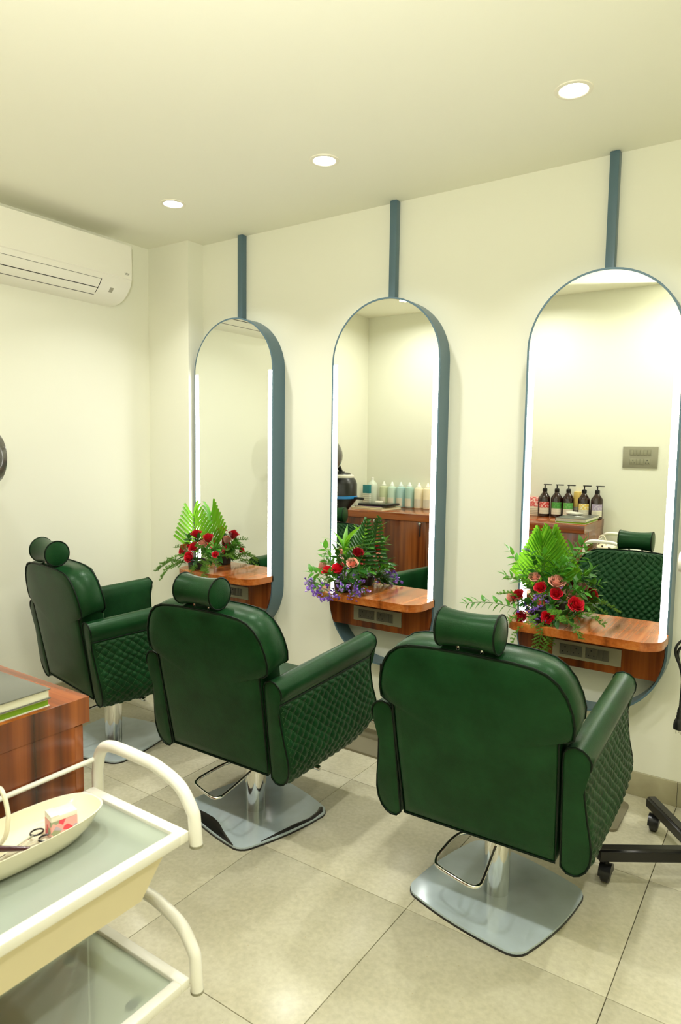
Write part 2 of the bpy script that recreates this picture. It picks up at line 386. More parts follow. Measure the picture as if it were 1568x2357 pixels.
# ------------------------------------------------------------------ mirrors
def loop_pts(w, top, bot, n=28):
    """arched outline (x, z): right side up, over, left side down, under"""
    pts = []
    zt, zb = top-w, bot+w
    for k in range(n+1): a = PI*k/n; pts.append((w*math.cos(a), zt+w*math.sin(a)))
    for k in range(n+1): a = PI+PI*k/n; pts.append((w*math.cos(a), zb+w*math.sin(a)))
    return pts
MIRROR_TILT = ((-.0051, .006), (-.0038, .006), (-.0051, .006))
def arched_mirror(i, label):
    cx = MX[i]; root = empty('arched_mirror', (cx, 0, 0)); tag(root, label, 'mirror', 'tall arched mirrors')
    outer, inner = loop_pts(MW, MT, MB_), loop_pts(MW-.008, MT-.008, MB_+.008)
    n = len(outer); mb = MB(); vs = []
    for y in (0, -MD):
        vs += [(x, y, z) for x, z in outer]; vs += [(x, y, z) for x, z in inner]
    fs = []
    for k in range(n):
        j = (k+1) % n
        fs += [(k, j, 2*n+j, 2*n+k), (n+k, 3*n+k, 3*n+j, n+j), (2*n+k, 2*n+j, 3*n+j, 3*n+k), (k, n+k, n+j, j)]
    mb.add(vs, fs).build('frame', M['frame'], root, angle=35)
    # glass: arch down to behind the shelf
    w = MW-.0085; zt = MT-MW; pts = [(w*math.cos(PI*k/36), zt+w*math.sin(PI*k/36)) for k in range(37)]+[(-w, ZS-.03), (w, ZS-.03)]
    zc = 1.3
    g = MB().prism([(x, z-zc) for x, z in pts], -.0025, .0025, 'y').build('mirror_glass', M['mirror'], root, smooth=False)
    a, b = MIRROR_TILT[i]
    g.location = (0, -MD+.0075, zc); g.rotation_euler = (-a, 0, b)
    for s in (-1, 1):
        x0, x1 = s*(w-.002), s*(w-.026)
        MB().box((x0, -MD-.0015, ZS+.002), (x1, -MD+.0035, MT-MW), c=.001).build('light_strip', M['strip'], root)
    MB().box((-.0186, -.037, MT-.003), (.0186, 0, H), c=.003).build('ceiling_pole', M['frame'], root)
arched_mirror(0, 'arched blue-framed mirror farthest from the camera, beside the corner column')
arched_mirror(1, 'arched blue-framed mirror standing between the other two mirrors')
arched_mirror(2, 'arched blue-framed mirror nearest the camera, showing dark pump bottles')

# ------------------------------------------------------------------ shelves under the mirrors
def socket(x, z, y, root, name='socket'):
    mb = MB().box((x-.0225, y, z-.0225), (x+.0225, y-.003, z+.0225), c=.001)
    for dx, dz, r in ((0, .0115, .0035), (-.0105, -.009, .0026), (.0105, -.009, .0026)):
        mb.lathe([(r, 0), (r, .0036)], 12, (x+dx, y, z+dz), mi=1, axis='y') if False else mb.add(
            [(x+dx+r*math.cos(2*PI*k/12), y-.0034, z+dz+r*math.sin(2*PI*k/12)) for k in range(12)], [tuple(range(12))], 1)
    return mb.build(name, [M['greydark'], M['hole']], root, angle=50)
def vanity_shelf(i, label):
    cx = MX[i]; root = empty('vanity_shelf', (cx, 0, 0)); tag(root, label, 'shelf', 'wooden shelves under the mirrors')
    w = MW; r = .085; yb, yf = -MD+.009, -.278
    poly = [(-w, yb), (-w, yf+r)]+[(-w+r-r*math.cos(PI/2*k/10), yf+r-r*math.sin(PI/2*k/10)) for k in range(1, 11)]
    poly += [(w-r+r*math.sin(PI/2*k/10), yf+r-r*math.cos(PI/2*k/10)) for k in range(0, 11)]+[(w, yb)]
    bm = bmesh.new(); vs = [bm.verts.new((x, y, ZS-.034)) for x, y in poly]; f = bm.faces.new(vs)
    e = bmesh.ops.extrude_face_region(bm, geom=[f]); bmesh.ops.translate(bm, verts=[v for v in e['geom'] if isinstance(v, bmesh.types.BMVert)], vec=(0, 0, .034))
    MB().bm(bm).build('shelf_top', M['wood_top_lit'], root, angle=50)
    # apron, its lower corners following the round of the frame
    zb = MB_+MW
    def halfw(z): return MW-.010 if z >= zb else math.sqrt(max((MW-.010)**2-(zb-z)**2, 0))
    zs = [.534, .56, .60, .64, zb, ZS-.034]
    ap = [(-halfw(z), z) for z in zs]+[(halfw(z), z) for z in reversed(zs)]
    MB().prism(ap, -.112, -.088, 'y').build('apron', M['wood_z'], root, angle=40)
    px0, px1, pz0, pz1 = -.139, .138, .567, .640
    pl = MB().box((px0, -.112, pz0), (px1, -.118, pz1), c=.0012).build('socket_plate', M['grey'], root, angle=50)
    for wx in (-.062, .045):
        b = MB()
        for (a0, c0, a1, c1) in ((wx-.048, .579, wx+.048, .5805), (wx-.048, .6265, wx+.048, .628), (wx-.048, .579, wx-.0465, .628), (wx+.0465, .579, wx+.048, .628)):
            b.box((a0, -.118, c0), (a1, -.1192, c1))
        b.build('window_rim', M['greylight'], pl, smooth=False)
    socket(-.085, .6035, -.1178, pl); socket(-.039, .6035, -.1178, pl); socket(.022, .6035, -.1178, pl)
    MB().box((.047, -.1178, .5815), (.068, -.1202, .6255), c=.001).build('switch', M['greydark'], pl, angle=50)
    MB().box((.0695, -.1178, .5815), (.090, -.1212, .6255), c=.001).build('switch', M['greydark'], pl, angle=50)
    return root
vanity_shelf(0, 'walnut shelf with sockets under the mirror by the corner column, red roses on it')
vanity_shelf(1, 'walnut shelf with sockets carrying the purple flowers and dark palm leaf')
vanity_shelf(2, 'walnut shelf with sockets nearest the camera, under the big bright green palm fan')

# ------------------------------------------------------------------ footrest plates on the floor below the shelves
def footrest(i, label):
    root = empty('footrest', (MX[i], -.235, 0)); tag(root, label, 'footrest', 'steel footrests below the shelves')
    MB().prism(rrect(.40, .255, .03, 6), .0, .010, 'z').build('floor_plate', M['plate'], root, angle=50)
    for s in (-.09, .09): MB().tube([(s, .06, .010), (s, .06, .075), (s, .02, .105)], .011, 12).build('post', M['chrome'], root)
    MB().tube([(-.15, .02, .11), (.15, .02, .11)], .014, 14).build('foot_bar', M['chrome'], root)
footrest(0, 'steel footrest plate under the shelf by the corner column'); footrest(1, 'steel footrest plate under the shelf with purple flowers'); footrest(2, 'steel footrest plate under the shelf nearest the camera')

# ------------------------------------------------------------------ barber chairs (own space: y+ is forward, origin on the floor under the column)
def quilt_h(u, v):
    """padding height of the quilt for lattice coordinates u, v (0..1)"""
    h = 1.0
    for s in (u+v, u-v):
        t = s % 1.0; h *= 4*t*(1-t)
    return h**.48
def quilt_panel(nu, nv, surf, su, sv, depth, back=0.006):
    """surf(a, b) -> point, outward normal; su/sv the real lengths of the panel"""
    mb = MB(); uvs = []
    for j in range(nv+1):
        for i in range(nu+1):
            a, b = i/nu, j/nv; p, nrm = surf(a, b)
            u, v = a*su/QA, quilt_w(b*sv)
            e = min(a*su, (1-a)*su, b*sv, (1-b)*sv); k = min(1, e/.012)
            h = depth*quilt_h(u, v)*k - (1-k)*back*0.5
            mb.v.append(tuple(p+nrm*h)); uvs.append((u, v))
    for j in range(nv):
        for i in range(nu):
            q = j*(nu+1)+i; mb.f.append((q, q+1, q+nu+2, q+nu+1)); mb.mi.append(0)
    mb.uvs = uvs; return mb
def put_uv(me, uvs):
    l = me.uv_layers.new(name='quilt'); 
    for lp in me.loops: l.data[lp.index].uv = uvs[lp.vertex_index]
def yr(z): return -.205-.18*(z-.298)          # rear face of the back
def ya(z): return -.200-.16*(z-.276)          # rear face of the arms
BACK = [(.235, .298), (.240, .40), (.245, .52), (.248, .62), (.2485, .660), (.251, .671), (.272, .676), (.287, .686), (.290, .720), (.284, .760), (.270, .800), (.249, .832), (.220, .855), (.185, .866), (.12, .872)]
FRONT = [(.235, .310), (.240, .41), (.245, .53), (.248, .625), (.249, .684), (.252, .696), (.274, .701), (.288, .712), (.291, .745), (.283, .785), (.266, .825), (.243, .855), (.213, .875), (.178, .884), (.12, .889)]
def make_chair():
    root = empty('barber_chair', (0, 0, 0))
    # ---- base plate with its plastic film
    poly = rrect(.425, .425, .055, 6, bulge=.012)
    b = MB().prism(poly, .004, .013, 'z', 0).build('base_plate', M['film'], root, angle=40)
    MB().prism(rrect(.429, .429, .057, 6, bulge=.012), 0, .006, 'z').build('plate_edge', M['darkedge'], b)
    MB().lathe([(.041, .012), (.041, .255), (.036, .258), (.036, .285)], 40).build('column', M['chrome'], root)
    MB().tube(smooth_path([(-.04, .0, .19), (-.119, -.03, .178), (-.134, -.144, .170), (-.129, -.19, .168), (-.110, -.214, .166), (-.04, -.236, .165), (.010, -.246, .165), (.027, -.232, .166), (.028, -.20, .168), (.008, -.05, .178), (.006, .0, .19)], 5), .0058, 12).build('foot_pump', M['chrome'], root)
    mb = MB().box((-.17, -.14, .272), (.17, .18, .302), c=.006); mb.build('seat_mount', M['blackmetal'], root)
    MB().tube([(.08, .0, .264), (.292, .0, .264)], .0085, 14).build('recline_lever', M['black'], root)
    MB().lathe([(.0095, .290), (.0095, .306), (.008, .312), (.001, .313)], 18, (0, .0, .264), axis='x').build('lever_tip', M['chrome'], kids(root)[-1])
    # ---- seat
    bm = bmesh.new(); bmesh.ops.create_cube(bm, size=1)
    for v in bm.verts: v.co = Vector((v.co.x*.484, .085+v.co.y*.53, .40+v.co.z*.20))
    bmesh.ops.bevel(bm, geom=bm.edges[:], offset=.03, segments=4, profile=.5, affect='EDGES')
    MB().bm(bm).build('seat', M['leather'], root)
    # ---- backrest shell
    def closed(tab, top): return [(-x, z) for x, z in tab]+[(0, top)]+[(x, z) for x, z in reversed(tab)]
    ob, of = closed(BACK, .874), closed(FRONT, .891)
    n = len(ob); mb = MB(); c = Vector((0, .58))
    rings = []
    def ring(o, s, f): rings.append([(c.x+(x-c.x)*s, f(c.y+(z-c.y)*s), c.y+(z-c.y)*s) for x, z in o])
    for s, d in ((.0, -.014), (.35, -.013), (.65, -.011), (.88, -.007), (.965, -.003), (1.0, .003)): ring(ob, s if s else .001, lambda z, d=d: yr(z)+d)
    mid = [((x0*.45+x1*.55)*1.012, z0*.45+z1*.55+.003) for (x0, z0), (x1, z1) in zip(ob, of)]
    ring(mid, 1.0, lambda z: yr(z)+.058)
    ring(of, 1.0, lambda z: yr(z)+.108)
    for s, d in ((.97, .116), (.8, .120), (.4, .122), (.001, .122)): ring(of, s, lambda z, d=d: yr(z)+d)
    for r in rings: mb.v += r
    for i in range(len(rings)-1):
        for k in range(n):
            j = (k+1) % n; mb.f.append((i*n+k, i*n+j, (i+1)*n+j, (i+1)*n+k)); mb.mi.append(0)
    br = mb.build('backrest', M['leather'], root, angle=60)
    MB().tube([(x, yr(z)-.0005, z) for x, z in ob], .0034, 8, closed=True).build('piping', M['piping'], br)
    up = [(x, z) for x, z in of if z > .68]
    MB().tube([(x, yr(z)+.110, z) for x, z in up], .0034, 8).build('piping', M['piping'], br)
    MB().box((-.297, yr(.765)+.018, .748), (-.280, yr(.765)+.021, .782), c=.0008).build('fabric_tag', M['black'], br)
    hw = [(z, x) for x, z in FRONT]+[(.8905, .10)]
    def sb(a, bb):
        z = .40+bb*.487; w = interp(hw, z)-.017 if z < .884 else .11
        return Vector(((a*2-1)*w, yr(z)+.1185, z)), Vector((0, .984, .177))
    q = quilt_panel(112, 96, sb, .56, .487, .0085); me = q.mesh('quilted_panel', M['quilt'], angle=180); put_uv(me, q.uvs); put('quilted_panel', me, br)
    # ---- arms
    prof = [(.249, .292), (.252, .45), (.255, .60), (.258, .640), (.268, .655), (.289, .663), (.308, .658), (.322, .645), (.330, .627), (.329, .610), (.320, .594), (.312, .578),
            (.3105, .555), (.3125, .52), (.3185, .46), (.327, .40), (.3305, .36), (.327, .325), (.316, .298), (.300, .281), (.285, .274), (.265, .276)]
    yfr = .345
    def arm_pt(x, z, t):
        y = lerp(ya(z), yfr+.045*max(0, 1-abs(z-.36)/.14)*0.6+.02*max(0, 1-abs(z-.64)/.05), t)
        zz = z+.034*t*min(1, max(0, (z-.33)/.3))+.045*max(0, (t-.70)/.30)**2*max(0, min(1, (.46-z)/.18))
        return Vector((x, y, zz))
    NT = 14
    for s in (1, -1):
        mb = MB(); m = len(prof)
        for k in range(NT+1):
            t = k/NT; sc = 1.0
            for x, z in prof: p = arm_pt(x, z, t); mb.v.append((s*p.x, p.y, p.z))
        for k in range(NT):
            for i in range(m): j = (i+1) % m; mb.f.append((k*m+i, k*m+j, (k+1)*m+j, (k+1)*m+i)); mb.mi.append(0)
        for t, off in ((0, -.006), (1, .008)):      # softly domed end faces
            ring0 = [arm_pt(x, z, t) for x, z in prof]; cc = sum(ring0, Vector())/m
            o = len(mb.v)
            for f, d in ((.82, off*.8), (.4, off)): mb.v += [(s*(cc.x+(p.x-cc.x)*f), cc.y+(p.y-cc.y)*f+d, cc.z+(p.z-cc.z)*f) for p in ring0]
            st = 0 if t == 0 else NT*m
            for i in range(m):
                j = (i+1) % m; mb.f += [(st+i, st+j, o+j, o+i), (o+i, o+j, o+m+j, o+m+i)]; mb.mi += [0, 0]
            mb.f.append(tuple(range(o+m, o+2*m))); mb.mi.append(0)
        arm = mb.build('armrest', M['leather'], root, angle=50)
        for t, d in ((0, -.001), (1, .001)):
            MB().tube([(s*p.x, p.y+d, p.z) for p in (arm_pt(x, z, t) for x, z in prof)], .0030, 8, closed=True).build('piping', M['piping'], arm)
        MB().tube([(s*(arm_pt(.3118, .575, k/10).x+.0005), arm_pt(.3118, .575, k/10).y, arm_pt(.3118, .575, k/10).z) for k in range(11)], .0026, 6).build('seam', M['piping'], arm)
        low = [(x, z) for x, z in prof if z < .58 and x > .28]
        low = low[:low.index((.285, .274))+1] if (.285, .274) in low else low
        L = [0]
        for p0, p1 in zip(low, low[1:]): L.append(L[-1]+math.hypot(p1[0]-p0[0], p1[1]-p0[1]))
        tx = [(l, p[0]) for l, p in zip(L, low)]; tz = [(l, p[1]) for l, p in zip(L, low)]
        def sa(a, bb, s=s):
            l = .006+bb*(L[-1]-.006); t = .012+a*.976
            f = lambda l: arm_pt(interp(tx, l), interp(tz, l), t)
            p = f(l); d = f(min(l+.012, L[-1]))-f(max(l-.012, 0)); nn = Vector((-d.z, 0, d.x)).normalized()
            if nn.x < 0 and nn.z > -.5: nn = -nn
            return Vector((s*p.x, p.y, p.z)), Vector((s*nn.x, 0, nn.z))
        q = quilt_panel(128, 76, sa, .575, .34, .0080); me = q.mesh('quilted_panel', M['quilt'], angle=180); put_uv(me, q.uvs); put('quilted_panel', me, arm)
    # ---- headrest: a saddle bolster
    hy, hz, hl = -.290, .936, .086
    pr = []
    for k in range(25):
        x = -hl+2*hl*k/24; r = .0465+.0075*(x/hl)**2; pr.append((r, x))
    mb = MB().lathe([(.012, -hl-.007), (.035, -hl-.006), (.049, -hl-.002)]+pr+[(.049, hl+.002), (.035, hl+.006), (.012, hl+.007)], 36, (0, hy, hz), axis='x', sy=1.03)
    hd = mb.build('headrest', M['leather'], root, angle=70)
    for s in (-1, 1):
        MB().tube([(s*(hl-.0005), hy+.0535*math.cos(2*PI*k/36), hz+.0545*math.sin(2*PI*k/36)) for k in range(36)], .0032, 8, closed=True).build('piping', M['piping'], hd)
        MB().tube([(s*.035, hy, .866), (s*.035, hy, .905)], .006, 10).build('post', M['chrome'], hd)
    return root
proto = make_chair()
POSE = {1: (-2.678, -.940, -10.6, .022, 11.5+10.6), 2: (-1.678, -1.028, .7, -.004, -15.2), 3: (-.705, -.957, 1.27, 0, -12.7)}
LAB = {1: 'green leather barber chair farthest back, beside the wall with the air conditioner',
       2: 'green leather barber chair whose steel base has a dark torn film edge',
       3: 'green leather barber chair nearest the camera, beside the black caster stand'}
chairs = {}
for k in (1, 2, 3):
    c = proto if k == 1 else copy_tree(proto)
    x, y, a, dz, ba = POSE[k]; c.location = (x, y, 0); c.rotation_euler = (0, 0, math.radians(a))
    for ch in kids(c):
        nm = ch.name.split('.')[0]
        if nm == 'base_plate': ch.rotation_euler = (0, 0, math.radians(ba)); ch.location = (0, 0, 0)
        elif nm not in ('column',): ch.location = (0, 0, dz)
    tag(c, LAB[k], 'chair', 'green barber chairs'); chairs[k] = c
# torn dark film edges on the middle chair's base plate
def film_strip(pts, parent):
    mb = MB(); n = len(pts); vs = []
    for i, (x, y, w) in enumerate(pts):
        t = i/(n-1); L = math.hypot(x, y); ux, uy = x/L, y/L
        vs += [(x, y, .0135), (x-ux*w*.5, y-uy*w*.5, .0145+.010*math.sin(PI*t)*(.6+.4*math.sin(9*t))), (x-ux*w, y-uy*w, .0136)]
    fs = []
    for i in range(n-1):
        for k in range(2): a = i*3+k; fs.append((a, a+1, a+4, a+3))
    return mb.add(vs, fs).build('torn_film', M['darkedge'], parent)
bp2 = [c for c in kids(chairs[2]) if c.name.startswith('base_plate')][0]
film_strip([(-.20, -.20+.03, .012), (-.17, -.215, .035), (-.11, -.218, .05), (-.05, -.221, .055), (.01, -.221, .05), (.07, -.219, .035), (.13, -.216, .02), (.17, -.213, .006)], bp2)
film_strip([(.214, -.12, .006), (.219, -.04, .016), (.220, .04, .024), (.217, .12, .02), (.20, .18, .022), (.17, .205, .012)], bp2)

# ------------------------------------------------------------------ air conditioner
def air_conditioner():
    y1, y0 = -.409, -1.285; x = XW
    root = empty('air_conditioner', (x, (y0+y1)/2, 2.39)); tag(root, 'white split air conditioner mounted high on the wall under the ceiling', 'air conditioner')
    c = Vector(root.location)
    pf = [(0, 2.546), (.196, 2.546), (.200, 2.540), (.200, 2.372), (.199, 2.352), (.193, 2.333), (.176, 2.309), (.152, 2.283), (.125, 2.262), (.09, 2.247), (.05, 2.239), (0, 2.238)]
    def pr(poly, a, b, name, m, par=root, angle=40):
        return MB().prism([(px-0+0, pz) for px, pz in poly], a, b, 'y').build(name, m, par, angle=angle)
    def loc(o): 
        for v in o.data.vertices: v.co += Vector((x, 0, 0))-c
        return o
    loc(pr(pf, y0, y1, 'casing', M['acwhite']))
    loc(pr([(.190, 2.5475), (.206, 2.5475), (.206, 2.366), (.198, 2.360)], y0+.002, y1-.002, 'front_panel', M['acwhite']))
    # outlet: dark slot and two flaps following the curved belly
    def belly(s):     # s 0..1 along the lower curve
        P = [(.199, 2.352), (.193, 2.333), (.176, 2.309), (.152, 2.283), (.125, 2.262), (.09, 2.247), (.05, 2.239)]
        f = s*(len(P)-1); i = min(int(f), len(P)-2); t = f-i; return (lerp(P[i][0], P[i+1][0], t), lerp(P[i][1], P[i+1][1], t))
    def skin(s0, s1, d0, d1, a, b, name, m, n=6):
        A = []; B = []
        for k in range(n+1):
            s = lerp(s0, s1, k/n); p = belly(s); q = belly(min(s+.02, 1)); r = belly(max(s-.02, 0)); tx, tz = q[0]-r[0], q[1]-r[1]; L = math.hypot(tx, tz); nx, nz = -tz/L, tx/L
            if nx < 0 and nz > 0: nx, nz = -nx, -nz
            if nz > 0: nx, nz = -nx, -nz
            A.append((p[0]+abs(nx)*d1, p[1]-abs(nz)*d1)); B.append((p[0]+abs(nx)*d0, p[1]-abs(nz)*d0))
        return loc(pr(A+B[::-1], a, b, name, m))
    e = -.600
    skin(.15, .70, -.004, .0006, y0+.05, e, 'outlet_slot', M['hole'])
    skin(.165, .43, .0, .0026, y0+.052, e-.006, 'louver', M['acwhite']); skin(.455, .655, .0, .0026, y0+.052, e-.006, 'louver', M['acwhite'])
    skin(.36, .50, .0004, .0012, -.530, -.507, 'display', M['grey'], 3)
    # short wire stub on top
    MB().tube([(x+.10-c.x, -.46-c.y, 2.545-c.z), (x+.112-c.x, -.452-c.y, 2.565-c.z), (x+.135-c.x, -.448-c.y, 2.572-c.z)], .003, 6).build('wire_stub', M['black'], root)
    cu = bpy.data.curves.new('mark', 'FONT'); cu.body = 'VRV'; cu.size = .017; cu.extrude = .0003; cu.align_x = 'RIGHT'
    t0 = bpy.data.objects.new('mark_curve', cu); COL.objects.link(t0)
    me = bpy.data.meshes.new_from_object(t0.evaluated_get(bpy.context.evaluated_depsgraph_get())); bpy.data.objects.remove(t0)
    me.materials.clear(); me.materials.append(M['greydark']); t = put('mark', me, root)
    t.rotation_euler = (PI/2, 0, PI/2); t.location = (x+.2064-c.x, y1-.020-c.y, 2.384-c.z)
air_conditioner()

# ------------------------------------------------------------------ long cabinet along the opposite wall
ZC = .8990
def cabinet():
    x1, x0, yf, yb = -1.192, -3.30, -2.113, YF
    root = empty('storage_cabinet', ((x0+x1)/2, (yf+yb)/2, 0)); c = Vector(root.location)
    tag(root, 'long low walnut cabinet with panelled doors against the wall facing the mirrors', 'cabinet')
    def part(a, b, name, m, par=root, ch=.0015, **k):
        return MB().box([a[i]-c[i] for i in range(3)], [b[i]-c[i] for i in range(3)], c=ch).build(name, m, par, angle=50, **k)
    part((x0, yf, ZC-.056), (x1, yb+.002, ZC), 'top', M['wood_x'])
    part((x1-.001, yf, ZC-.056), (x1+.0008, yb+.002, ZC-.0004), 'edge_band', M['wood_z'], ch=0)
    part((x1-.018, yf-.035, 0), (x1, yb+.002, ZC-.056), 'end_panel', M['wood_z'])
    part((x0, yf-.035, 0), (x0+.018, yb+.002, ZC-.056), 'end_panel', M['wood_z'])
    part((x0+.018, yf-.05, .08), (x1-.018, yb+.002, ZC-.056), 'carcass', M['wood_z'])
    part((x0+.02, yf-.07, 0), (x1-.02, yf-.09, .08), 'plinth', M['blackmetal'])
    edges = [x0+.002, -2.867, -2.440, -2.020, -1.600, x1-.001]
    side = [1, 1, 0, 1, 0]
    for k in range(5):
        a, b = edges[k]+.0015, edges[k+1]-.0015
        d = part((a, yf-.034, .085), (b, yf-.014, ZC-.059), 'door', M['wood_z'])
        hx = b-.05 if side[k] else a+.05
        h = MB(); h.box((hx-.004-c.x, yf-.014-c.y, .72), (hx+.004-c.x, yf-.004-c.y, .815), c=.002); h.build('handle', M['blackmetal'], d)
        MB().lathe([(.003, 0), (.004, .006), (.012, .010), (.011, .017), (.004, .020)], 8, (hx-c.x, yf-.0145-c.y, .825), axis='y').build('handle_glint', M['chrome'], d)  # chrome stud added as the highlight at the top of the bar handle
    return root
cabinet()

# ---- print materials for bottles and boxes
def printed(name, top, low, split, top2=None, lines=True):
    """flat print: coloured field above, paper field with grey text lines below (object space, z 0..1)"""
    m = bpy.data.materials.new(name); m.use_nodes = True; nt = m.node_tree; b = nt.nodes['Principled BSDF']; b.inputs['Roughness'].default_value = .45
    tc = nt.nodes.new('ShaderNodeTexCoord'); sp = nt.nodes.new('ShaderNodeSeparateXYZ'); nt.links.new(tc.outputs['Generated'], sp.inputs[0])
    g = nt.nodes.new('ShaderNodeMath'); g.operation = 'GREATER_THAN'; g.inputs[1].default_value = split; nt.links.new(sp.outputs[2], g.inputs[0])
    n = nt.nodes.new('ShaderNodeTexNoise'); n.inputs['Scale'].default_value = 70; nt.links.new(tc.outputs['Object'], n.inputs['Vector'])
    r = nt.nodes.new('ShaderNodeValToRGB'); r.color_ramp.elements[0].position = .5; r.color_ramp.elements[1].position = .58
    r.color_ramp.elements[0].color = top; r.color_ramp.elements[1].color = top2 or top; nt.links.new(n.outputs['Fac'], r.inputs[0])
    w = nt.nodes.new('ShaderNodeMath'); w.operation = 'FRACT'; k = nt.nodes.new('ShaderNodeMath'); k.operation = 'MULTIPLY'; k.inputs[1].default_value = 11.0
    nt.links.new(sp.outputs[2], k.inputs[0]); nt.links.new(k.outputs[0], w.inputs[0])
    l = nt.nodes.new('ShaderNodeMath'); l.operation = 'LESS_THAN'; l.inputs[1].default_value = .3 if lines else -1; nt.links.new(w.outputs[0], l.inputs[0])
    mx = nt.nodes.new('ShaderNodeMixRGB'); mx.inputs[1].default_value = low; mx.inputs[2].default_value = (low[0]*.62, low[1]*.62, low[2]*.62, 1); nt.links.new(l.outputs[0], mx.inputs[0])
    m2 = nt.nodes.new('ShaderNodeMixRGB'); nt.links.new(g.outputs[0], m2.inputs[0]); nt.links.new(mx.outputs[0], m2.inputs[1]); nt.links.new(r.outputs[0], m2.inputs[2])
    nt.links.new(m2.outputs[0], b.inputs['Base Color']); return m
PAPER = srgb(236, 230, 210)
M['amber'] = mat('amber_plastic', srgb(40, 16, 10), .12, coat=.4)
PUMP = [(-1.632, -2.615, 'red floral', srgb(206, 60, 60), srgb(240, 200, 190)), (-1.537, -2.618, 'green', srgb(70, 150, 60), srgb(90, 165, 80)), (-1.448, -2.622, 'paler green', srgb(88, 165, 74), srgb(120, 180, 100)),
        (-1.330, -2.628, 'yellow', srgb(236, 200, 90), srgb(240, 232, 200)), (-1.234, -2.634, 'lilac', srgb(172, 158, 190), srgb(200, 190, 205))]
PLAB = ['dark pump bottle with a red floral label, first in the row on the cabinet', 'dark pump bottle with a green label next to the red-labelled one', 'dark pump bottle with a green label beside the yellow carton',
        'dark pump bottle with a yellow label beside the yellow carton', 'dark pump bottle with a lilac label at the end of the row']
pm = None
def pump_bottle(i):
    global pm
    x, y, nm, c1, c2 = PUMP[i]
    root = empty('pump_bottle', (x, y, ZC)); tag(root, PLAB[i], 'bottle', 'dark pump bottles on the cabinet')
    if pm is None:
        r = .0445
        pm = (MB().lathe([(r*.9, 0), (r, .004), (r, .145), (r*.97, .155), (.018, .192), (.0155, .20)], 28).mesh('bottle_body', M['amber']),
              MB().lathe([(.016, .196), (.0185, .199), (.0185, .221), (.013, .226), (.005, .228), (.005, .252)], 20).mesh('pump_collar', M['black']),
              MB().box((-.010, -.009, .250), (.052, .009, .2585), c=.003).mesh('spout', M['black']))
        n = 14; mb = MB(); rr = r+.0006
        for z in (.022, .118):
            for k in range(n+1): a = math.radians(20+110*k/n); mb.v.append((rr*math.cos(a), rr*math.sin(a), z))
        for k in range(n): mb.f.append((k, k+1, n+2+k, n+1+k)); mb.mi.append(0)
        pm = pm+(mb,)
    put('body', pm[0], root); col = put('collar', pm[1], root); put('spout', pm[2], col)
    pm[3].build('paper_label', printed('label_'+nm.replace(' ', '_'), c1, PAPER, .5, c2), root)
for i in range(5): pump_bottle(i)
def carton(name, loc, size, rz, m, label, group=None):
    o = MB().box((-size[0]/2, -size[1]/2, 0), (size[0]/2, size[1]/2, size[2]), c=.001).build(name, m, angle=50); o.location = loc; o.rotation_euler = (0, 0, rz)
    return tag(o, label, 'box', group)
carton('carton', (-1.390, -2.668, ZC), (.046, .046, .205), .05, printed('carton_yellow', srgb(238, 205, 110), PAPER, .42), 'tall yellow and grey carton standing between the dark pump bottles', 'cartons on the cabinet')
carton('carton', (-1.715, -2.62, ZC), (.075, .05, .150), .0, printed('carton_red', srgb(214, 96, 92), PAPER, .5, srgb(240, 210, 200)), 'red patterned carton beside the red-labelled pump bottle', 'cartons on the cabinet')
# ---- soft coloured bottles (seen in the middle mirror)
SOFT = [(-3.135, srgb(176, 188, 122), 'olive green'), (-3.046, srgb(170, 205, 180), 'mint'), (-2.957, srgb(126, 186, 180), 'turquoise'), (-2.866, srgb(118, 178, 160), 'sea green'), (-2.773, srgb(238, 226, 180), 'cream'), (-2.682, srgb(240, 222, 172), 'pale yellow'), (-2.592, srgb(240, 216, 160), 'straw yellow')]
sb_ = None
for i, (x, c, nm) in enumerate(SOFT):
    c = tuple(lerp(q, 1, .25) for q in c)  # colours mixed towards white to carry the glow on the bottles
    root = empty('shampoo_bottle', (x, -2.64+.004*(i % 2), ZC)); tag(root, nm+' shampoo bottle in the pastel row on the long cabinet', 'bottle', 'pastel shampoo bottles on the cabinet')
    m = mat('soft_'+nm.replace(' ', '_'), c, .35)
    MB().lathe([(.038, 0), (.042, .004), (.042, .165), (.038, .178), (.022, .187)], 26).build('body', m, root)
    MB().lathe([(.021, .186), (.021, .198), (.013, .207), (.009, .226), (.007, .228)], 20).build('cap', mat('cap_'+nm.replace(' ', '_'), (lerp(c[0], 1, .6), lerp(c[1], 1, .6), lerp(c[2], 1, .6), 1), .4), root)
    mb = MB(); n = 10
    for z in (.012, .085):
        for k in range(n+1): a = math.radians(45+100*k/n); mb.v.append((.0426*math.cos(a), .0426*math.sin(a), z))
    for k in range(n): mb.f.append((k, k+1, n+2+k, n+1+k)); mb.mi.append(0)
    mb.build('paper_label', printed('soft_label_'+nm.replace(' ', '_'), PAPER, PAPER, 1.2), root)
root = empty('lotion_bottle', (-3.235, -2.60, ZC)); tag(root, 'large clear white lotion bottle beside the teal carton', 'bottle')
MB().lathe([(.046, 0), (.048, .004), (.048, .185), (.040, .212), (.016, .23), (.012, .245)], 28).build('body', mat('milky', srgb(214, 222, 206), .3), root)
MB().lathe([(.013, .243), (.013, .262), (.008, .266)], 16).build('cap', M['white'], root)
carton('carton', (-3.215, -2.47, ZC), (.075, .03, .20), .1, printed('carton_teal', srgb(24, 118, 124), srgb(220, 222, 205), .62), 'teal carton with a white label beside the large lotion bottle', 'cartons on the cabinet')
root = empty('jar', (-3.115, -2.52, ZC)); tag(root, 'small pink jar with a lid beside the pastel bottles', 'jar')
